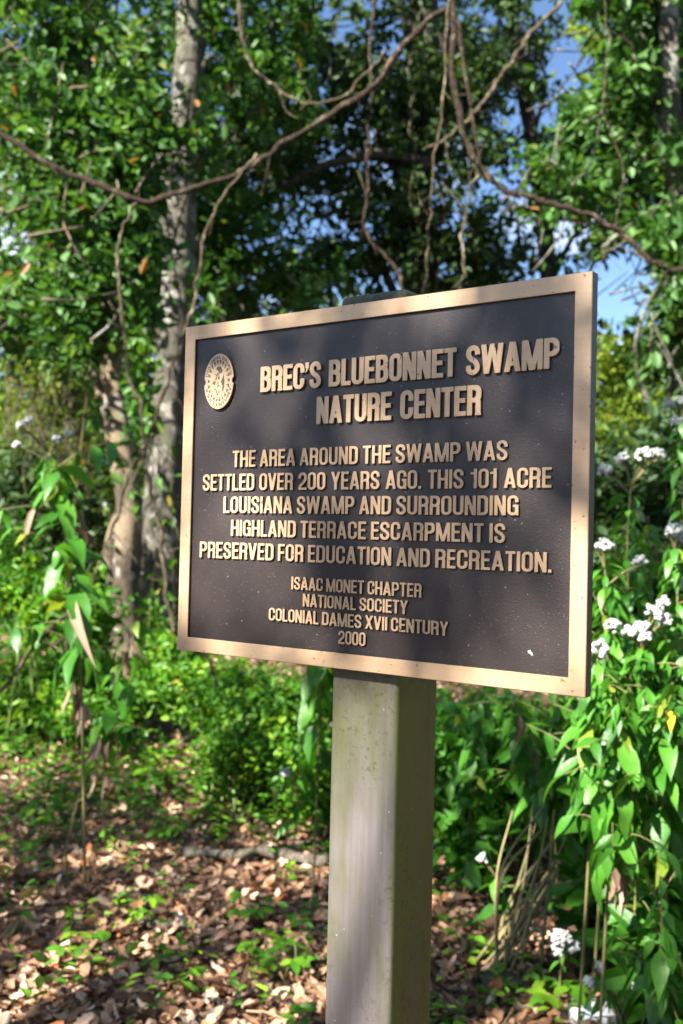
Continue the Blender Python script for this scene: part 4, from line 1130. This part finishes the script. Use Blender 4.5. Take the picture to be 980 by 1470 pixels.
weed('leafy flowerless weed just below the lower right corner of the plaque', P(860, 1410, 2.8), [P(872, 1280, 2.8), P(880, 1160, 2.75), P(885, 1060, 2.7), P(890, 1000, 2.7)], 32, (0.112, 0.176), 108, (), group=WG, withered=5, droop=(.7, 1.3))
weed('shaded weed with drooping leaves directly under the lower right corner of the plaque', P(830, 1345, 3.5), [P(828, 1230, 3.5), P(822, 1130, 3.45), P(812, 1050, 3.4), P(800, 1000, 3.4)], 25, (0.104, 0.160), 118, (), name='leafy_weed', droop=(.6, 1.2), start=.3, cat='weed')
weed('dark weed standing between the post and the lower right corner, farther back', P(665, 1290, 4.0), [P(672, 1200, 4.0), P(680, 1100, 4.0), P(690, 1030, 3.95), P(700, 990, 3.9)], 21, (0.104, 0.152), 119, (), name='leafy_weed', droop=(.5, 1.2), start=.35, cat='weed')
weed('shaded leafy weed behind the other weeds at the right edge', P(940, 1330, 3.6), [P(945, 1150, 3.6), P(940, 1000, 3.6), P(935, 850, 3.6), P(930, 740, 3.6)], 37, (0.096, 0.144), 120, (), name='leafy_weed', droop=(.2, 1.0), start=.2, cat='weed')
weed('dark leaved weed hanging close behind the right side of the post', P(800, 1330, 3.6), [P(790, 1200, 3.6), P(770, 1100, 3.6), P(750, 1040, 3.55), P(735, 1000, 3.5)], 18, (0.130, 0.190), 109, (), name='leafy_weed', stem_m='brown_stem', withered=3, droop=(.5, 1.2), cat='weed')
weed('weed with long broad leaves hanging close behind the left side of the post', P(450, 1230, 3.9), [P(455, 1130, 3.9), P(458, 1030, 3.85), P(462, 960, 3.8), P(470, 910, 3.8)], 11, (0.200, 0.280), 110, (), name='leafy_weed', droop=(.7, 1.3), wr=(.36, .44), cat='weed')
weed('small weed with pointed leaves and one white flower head right of the post', P(735, 1345, 3.5), [P(728, 1300, 3.5), P(715, 1265, 3.5), P(700, 1240, 3.5)], 5, (0.110, 0.160), 111, [H(692, 1234, 3.5, .022)], name='leafy_weed', droop=(0, .6), start=.3, cat='weed')
weed('small bush weed with dull white flower heads low left of the post', P(420, 1215, 4.4), [P(425, 1170, 4.4), P(428, 1130, 4.4), P(415, 1110, 4.4)], 6, (0.120, 0.170), 112, [H(408, 1112, 4.4, .026)], name='leafy_weed', start=.25, cat='weed')
weed('drooping tall weed with grey white flowers at the left', P(122, 1290, 3.9), [P(120, 1150, 3.9), P(115, 950, 3.85), P(98, 800, 3.8), P(82, 700, 3.8), P(70, 650, 3.8)], 26, (0.170, 0.270), 113,
     [H(30, 612, 3.75, .020), H(42, 605, 3.8, .016), H(24, 640, 3.75, .018), H(82, 632, 3.8, .022), H(98, 624, 3.8, .016)], stem_m='brown_stem', start=.42, droop=(.15, .95), withered=5, r=.007)
weed('second drooping weed with withered lower leaves beside the left trunks', P(150, 1180, 4.5), [P(150, 1090, 4.5), P(158, 1010, 4.5), P(185, 930, 4.4), P(200, 880, 4.4)], 13, (0.150, 0.240), 114, (), name='leafy_weed', stem_m='brown_stem', start=.3, withered=5, droop=(.4, 1.1), cat='weed')
weed('low weed with white flower heads lying on the litter at the lower right', P(800, 1440, 3.05), [P(805, 1400, 3.05), P(812, 1370, 3.0), P(808, 1345, 3.0)], 4, (0.050, 0.080), 115, [H(806, 1350, 3.0, .036), H(822, 1362, 3.0, .022), H(800, 1366, 3.0, .02)], name='leafy_weed', start=.2, cat='weed')
weed('trailing weed with small blue white flowers in the lower right corner', P(900, 1465, 2.9), [P(885, 1440, 2.9), P(862, 1415, 2.9), P(848, 1400, 2.9)], 6, (0.070, 0.110), 116, [H(845, 1410, 2.88, .016), H(860, 1390, 2.9, .016), H(910, 1420, 2.88, .014)], name='leafy_weed', start=.1, leaf_m='weed_leaf', cat='weed')
weed('dark bushy weed filling the lower right corner', P(960, 1470, 2.75), [P(955, 1440, 2.75), P(945, 1400, 2.72), P(950, 1330, 2.7), P(945, 1250, 2.7)], 26, (0.090, 0.140), 117, (), name='leafy_weed', start=.1, cat='weed')

def straw_clump():
    rg = np.random.default_rng(71); s = Soup()
    b0 = on_ground(705, 1395)
    t = thing('straw_clump', 'sheaf of dry straw coloured stems leaning right beside the post', 'dry stems', (b0[0], b0[1], gz(b0[0], b0[1])))
    for k in range(17):
        b = b0 + np.array([rg.normal() * .06, rg.normal() * .05, 0]); b[2] = gz(b[0], b[1]) - .01
        e = P(rg.uniform(730, 830), rg.uniform(1140, 1290), b[1] + rg.uniform(-.1, .25))
        m = (b + e) / 2 + np.array([rg.normal() * .045, rg.normal() * .045, rg.uniform(-.02, .08)])
        V, F = tube(spline([b, m, e], 12), np.linspace(.0055, .003, 12), 6, .05, rg); s.add(V, F)
    s.build('stems', M['straw'], t, np.array(t.location), True)
straw_clump()
def bare_stems():
    rg = np.random.default_rng(72); s = Soup()
    b0 = on_ground(850, 1400)
    t = thing('stem_clump', 'upright bare stems under the flowering weeds at the right', 'dry stems', (b0[0], b0[1], gz(b0[0], b0[1])))
    for k in range(13):
        px = rg.uniform(770, 960); b = on_ground(px, rg.uniform(1350, 1440)); b[2] -= .01
        e = P(px + rg.normal() * 22, rg.uniform(1010, 1180), b[1] + rg.uniform(-.1, .1))
        m = (b + e) / 2 + rg.normal(size=3) * .02
        V, F = tube(spline([b, m, e], 12), np.linspace(.006, .004, 12), 6, .06, rg); s.add(V, F)
    s.build('stems', M['brown_stem'], t, np.array(t.location), True)
bare_stems()
def withered_bunch(label, px, py, Y, n, ln, seed):
    rg = np.random.default_rng(seed)
    c = P(px, py, Y)
    pos = c + rg.normal(size=(n, 3)) * np.array([.022, .03, .03]) + np.array([0, 0, 1]) * rg.uniform(0, ln * .8, n)[:, None]
    d = np.array([0, 0, -1.0]) + rg.normal(size=(n, 3)) * .28
    V, F, k = leaves(pos, d, rg.normal(size=(n, 3)), rg.uniform(.09, .15, n), rg.uniform(.02, .035, n), .9, rg.uniform(-.2, .3, n), BLADE)
    top = pos.max(0); 
    o = mesh_np('withered_leaves', V, [F], [M['withered']], None, np.repeat(rg.random(n), k), c, True)
    o.location = Vector(c)
    return tag(o, label, 'dead leaves')
withered_bunch('bunch of grey withered leaves hanging under the right hand weeds', 885, 1255, 2.95, 26, .22, 81)
withered_bunch('bunch of tan withered leaves hanging by the left weed, lower one', 145, 1095, 4.2, 12, .16, 82)
withered_bunch('brown withered leaves hanging on the left weed stem above the litter', 112, 1030, 3.9, 14, .2, 83)

# ------------------------------------------------------------------ forest floor
def litter():
    rg = np.random.default_rng(91)
    n = 42000
    y = 2.3 + 7.6 * rg.random(n) ** 1.6; x = (rg.random(n) * 2 - 1) * (0.5 * y + .5)
    z = gz(x, y) + rg.random(n) * .02 + .004
    d = np.stack([rg.normal(size=n), rg.normal(size=n), rg.normal(size=n) * .22], 1)
    nr = unit(np.stack([rg.normal(size=n) * .5, rg.normal(size=n) * .5, np.ones(n)], 1))
    L = .020 + .055 * rg.random(n) ** 1.5
    oak = rg.random(n) < .45
    v = np.clip(rg.beta(2.2, 2.0, n), 0, .92); v[rg.random(n) < .03] = 1.0
    s = Soup()
    for m, st in ((oak, OAK), (~oak, OVAL)):
        V, F, k = leaves(pos := np.stack([x, y, z], 1)[m], d[m], nr[m], L[m], L[m] * rg.uniform(.42, .78, m.sum()), rg.uniform(-.3, .8, m.sum()), rg.uniform(-.6, .6, m.sum()), st)
        s.add(V, F, np.repeat(v[m], k))
    for _ in range(420):
        yy = 2.4 + 5 * rg.random() ** 1.4; xx = (rg.random() * 2 - 1) * .5 * yy; g = rg.random() * 6.28; l = rg.uniform(.05, .28)
        a = np.array([xx, yy, gz(xx, yy) + .02]); e = a + np.array([math.cos(g) * l, math.sin(g) * l, 0]); e[2] = gz(e[0], e[1]) + rg.uniform(.01, .05)
        V, F = tube(spline([a, (a + e) / 2 + rg.normal(size=3) * .012, e], 6), rg.uniform(.0015, .004), 5); s.add(V, F, rg.uniform(.2, .8))
    o = s.build('leaf_litter', M['litter'])
    tag(o, 'fallen brown and pinkish leaves scattered over the forest floor', 'leaf litter', kind='stuff')
litter()
def cover():
    rg = np.random.default_rng(92)
    pts = []
    # small plants: thin near the viewer, dense towards the trees
    for _ in range(7000):
        y = 2.9 + 7.6 * rg.random() ** 1.25; x = rg.uniform(-.55, .55) * y
        a = .5 + .5 * math.sin(2.1 * x + 1.3 * y + .7) * math.sin(1.7 * y - 1.1 * x)
        if rg.random() < smooth(3.7, 5.8, y) * (.30 + .7 * a) + .13 * a: pts.append((x, y))
    pts = np.array(pts)
    pos, d, nr, L, v = [], [], [], [], []
    for x, y in pts:
        h = rg.uniform(.03, .20); k = rg.integers(6, 15); tone = rg.random(); sz = rg.uniform(.025, .055)
        for q in range(k):
            g = rg.random() * 6.28; f = rg.random()
            pos.append((x + rg.normal() * .035, y + rg.normal() * .035, gz(x, y) + h * f + .015))
            d.append((math.cos(g), math.sin(g), rg.uniform(-.3, .5))); nr.append((rg.normal() * .4, rg.normal() * .4, 1)); L.append(sz * rg.uniform(.7, 1.3)); v.append(min(.96, .6 * tone + .4 * rg.random()))
    n = len(L); L = np.array(L)
    V, F, k = leaves(np.array(pos), np.array(d), np.array(nr), L, L * .5, .25, rg.uniform(0, .3, n))
    o = mesh_np('ground_cover', V, [F], [M['cover_leaf']], None, np.repeat(np.array(v), k))
    tag(o, 'low green plants carpeting the ground before the trees', 'ground cover', kind='stuff')
cover()

def seedling(label, px, py, n, L, seed, mat='cover_leaf', hgt=.10):
    rg = np.random.default_rng(seed); b = on_ground(px, py); b[2] = gz(b[0], b[1])
    t = thing('seedling', label, 'seedling', b)
    s = Soup(); pos, d, nr, Ls = [], [], [], []
    for k in range(n):
        g = k * 2.4 + rg.random() * .5; st = b + np.array([rg.normal() * .015, rg.normal() * .015, -.01])
        e = b + np.array([math.cos(g) * .05, math.sin(g) * .05, hgt * rg.uniform(.5, 1.1)])
        V, F = tube(spline([st, (st + e) / 2 + np.array([0, 0, .02]), e], 6), .0016, 5); s.add(V, F)
        for j in range(3):
            g2 = g + (j - 1) * 1.3
            pos.append(e); d.append((math.cos(g2), math.sin(g2), rg.uniform(-.3, .2))); nr.append((rg.normal() * .2, rg.normal() * .2 - .2, 1)); Ls.append(L * rg.uniform(.7, 1.2))
    s.build('stems', M['green_stem'], t, b, True)
    Ls = np.array(Ls); V, F, k = leaves(np.array(pos), np.array(d), np.array(nr), Ls, Ls * .55, .2, .2, OVAL)
    mesh_np('leaves', V, [F], [M[mat]], t, np.repeat(rg.uniform(.3, .9, len(Ls)), k), b, True)
SG = 'seedlings on the leaf litter'
for a in [('bright seedling alone on the sunlit litter at the lower left', 112, 1385, 5, .05, 1), ('large lobed seedling glowing below the left drooping weed', 222, 1130, 6, .085, 2), ('yellowish seedling in the middle of the sunlit litter', 215, 1400, 4, .045, 3),
          ('seedling close to the left of the post near the bottom', 412, 1410, 5, .06, 4), ('trailing seedling patch under the fallen branch', 360, 1330, 9, .05, 5), ('dark seedling patch left of the post below the branch', 375, 1385, 8, .05, 6),
          ('seedling with round leaves at the bottom right of the post', 800, 1455, 5, .07, 7), ('pale seedling between straw sheaf and bottom edge', 745, 1430, 5, .04, 8), ('thin reddish stemmed seedling right of the post', 672, 1375, 4, .05, 9),
          ('blue green seedling left of the fallen branch', 240, 1215, 8, .055, 10), ('tiny seedling at the far left among shaded litter', 30, 1240, 5, .06, 11), ('seedling in front of the pale stick on the litter', 195, 1330, 4, .05, 12),
          ('seedling under the dull white flower heads left of the post', 295, 1180, 8, .05, 13), ('seedling at the left edge above the shaded litter', 62, 1185, 6, .08, 14)]:
    seedling(*a[:5], 200 + a[5])

def log(label, pts, r, seed, name='fallen_branch', mat='dead_wood', lift=1.6, cat='branch'):
    rg = np.random.default_rng(seed); W3 = []
    for px, py in pts:
        q = on_ground(px, py); q[2] = gz(q[0], q[1]) + r * lift; W3.append(q)
    n = 30; rr = r * (1 + .18 * np.sin(np.arange(n) * .7 + seed)) * np.linspace(.85, 1.1, n)
    path = spline(W3, n)
    s = Soup(); V, F = tube(path, rr, 10, .12, rg); s.add(V, F)
    c = path[0].copy()
    o = s.build(name, M[mat], None, c, True); o.location = Vector(c)
    return tag(o, label, cat)
log('thick grey fallen branch lying left of the post', [(265, 1236), (300, 1238), (340, 1242), (370, 1236), (400, 1238), (432, 1244), (470, 1250)], .024, 1)
log('short pale stick lying on the litter under the grey branch', [(200, 1332), (230, 1338), (268, 1340)], .016, 2, 'stick', cat='stick')
log('small pale stick near the foot of the post', [(300, 1336), (316, 1332)], .012, 3, 'stick', cat='stick')
log('thin stick lying in the shade at the far left', [(0, 1268), (40, 1262), (80, 1258), (120, 1268)], .010, 4, 'stick', cat='stick')
log('thin grey stick under the bush below the plaque', [(240, 1085), (280, 1068), (335, 1058)], .016, 5, 'stick', lift=3, cat='stick')
log('long grey twig lying at the left edge of the sunlit litter', [(0, 1425), (40, 1418), (75, 1412)], .008, 6, 'stick', cat='stick')
vine('bent dry stalk standing in the litter below the left weed', [(120, 1140), (118, 1190), (122, 1240), (150, 1280)], 3.95, .006, .007, M['pale_vine'], name='dry_stalk', cat='stalk', seed=15, wob=.002)
vine('dark curved twig standing beside the bent stalk at the left', [(114, 1140), (104, 1180), (95, 1220), (94, 1262)], 4.0, .006, .007, M['brown_stem'], name='dry_stalk', cat='stalk', seed=16, wob=.002)
def stone():
    b = on_ground(852, 1466); bm = bmesh.new()
    bmesh.ops.create_icosphere(bm, subdivisions=3, radius=1)
    for v in bm.verts:
        k = 1 + .13 * math.sin(3 * v.co.x + 1) * math.cos(4 * v.co.y) + .08 * math.sin(7 * v.co.z + 2 * v.co.x)
        v.co = Vector((v.co.x * .085 * k, v.co.y * .07 * k, v.co.z * .042 * k))
    for f in bm.faces: f.smooth = True
    o = bm_link('pale_stone', bm, [M['stone']], None); o.location = (b[0], b[1], gz(b[0], b[1]) + .015)
    tag(o, 'pale bluish stone in the litter at the bottom right', 'stone')
    b = on_ground(718, 1420); bm = bmesh.new()
    bmesh.ops.create_icosphere(bm, subdivisions=3, radius=1)
    for v in bm.verts:
        k = 1 + .16 * math.sin(4 * v.co.x + 2) * math.cos(3 * v.co.y) + .1 * math.sin(6 * v.co.z)
        v.co = Vector((v.co.x * .07 * k, v.co.y * .06 * k, v.co.z * .05 * k))
    for f in bm.faces: f.smooth = True
    o = bm_link('mossy_stone', bm, [M['dead_wood']], None); o.location = (b[0], b[1], gz(b[0], b[1]) + .015)
    tag(o, 'rough brown lump of wood in the litter below the straw sheaf', 'wood')
stone()

# ------------------------------------------------------------------ unseen tree beside the viewer, crown shaped to dapple the light
def sign_pt(x, z): return tuple(SIGN_C + dS * x + np.array([0, 0, z]))
LIT = [(sign_pt(-.25, .03), .07), (sign_pt(-.25, -.05), .08), (sign_pt(-.23, -.12), .05), (sign_pt(.27, -.15), .07), (sign_pt(.02, -.42), .08), (sign_pt(0, -.62), .05), (tuple(on_ground(230, 1420)), .5), (tuple(on_ground(60, 1440)), .35), (tuple(on_ground(420, 1440)), .25),
       (tuple(P(900, 1000, 2.9)), .38), (tuple(P(870, 1150, 2.8)), .24), (tuple(P(960, 880, 2.9)), .2), (tuple(P(100, 850, 3.8)), .4), (tuple(on_ground(360, 1050)), .7), (tuple(on_ground(60, 1100)), .35), (tuple(on_ground(700, 1100)), .4),
       (tuple(on_ground(180, 1230)), .15), (tuple(P(185, 700, 8)), .9), (tuple(P(720, 1300, 3.4)), .22), (tuple(on_ground(300, 1250)), .12)]
def shade_keep(pos, rg):
    ok = np.ones(len(pos), bool)
    for c, r in LIT:
        w = pos - np.array(c)
        dist = np.linalg.norm(w - (w @ SUN)[:, None] * SUN, axis=1)
        ok &= ~((dist < r) & (rg.random(len(pos)) < .97))
    return ok
def unseen_shade_tree():
    rg = np.random.default_rng(41)
    foot = np.array([-6.5, -2.5, gz(-6.5, -2.5)])
    t = thing('unseen_shade_tree', 'unseen broad tree beside the viewer, crown shaped to dapple light on the plaque', 'tree', foot)
    s = Soup()
    path = spline([foot - [0, 0, .1], foot + [0.1, 0, 2.5], foot + [.3, .2, 5.2], foot + [.6, .3, 8.2], foot + [.2, -.4, 11.5], foot + [-.6, -1.2, 14.5]], 34)
    V, F = tube(path, np.linspace(.26, .05, 34), 14, .1, rg); s.add(V, F)
    C = []
    for _ in range(520):
        h = rg.uniform(4.6, 7.6); g = np.array([rg.uniform(-3.6, 3.2), rg.uniform(1.9, 7.6), 0.6])
        C.append(g + SUN * (h - .6) / SUN[2])
    C = np.array(C)
    px, py, z = pix(C)
    C = C[~((z > 0) & (px > -160) & (px < 1140) & (py > -160))]
    for c in C[::16]:
        i = int(np.argmin(np.linalg.norm(path - (c - [0, 0, 1.2]), axis=1)))
        V, F = tube(spline([path[i], (path[i] + c) / 2 + rg.normal(size=3) * .2, c], 10), np.linspace(.045, .008, 10), 6, .05, rg); s.add(V, F)
    s.build('trunk', M['bark_grey'], t, foot, True)
    V, F, v = clusters(rg, C, 30, .42, .10, keep=shade_keep, gaps=False)
    C2 = np.array([SIGN_C + np.array([rg.normal() * .5, rg.normal() * .4, rg.uniform(-.9, .5)]) + SUN * rg.uniform(14, 21) for _ in range(300)])
    V2, F2, v2 = clusters(rg, C2, 3, .5, .09, keep=shade_keep, gaps=False)
    mesh_np('crown', np.vstack([V, V2]), [F, F2 + len(V)], [M['oak_leaf']], t, np.concatenate([v, v2]), foot)
unseen_shade_tree()
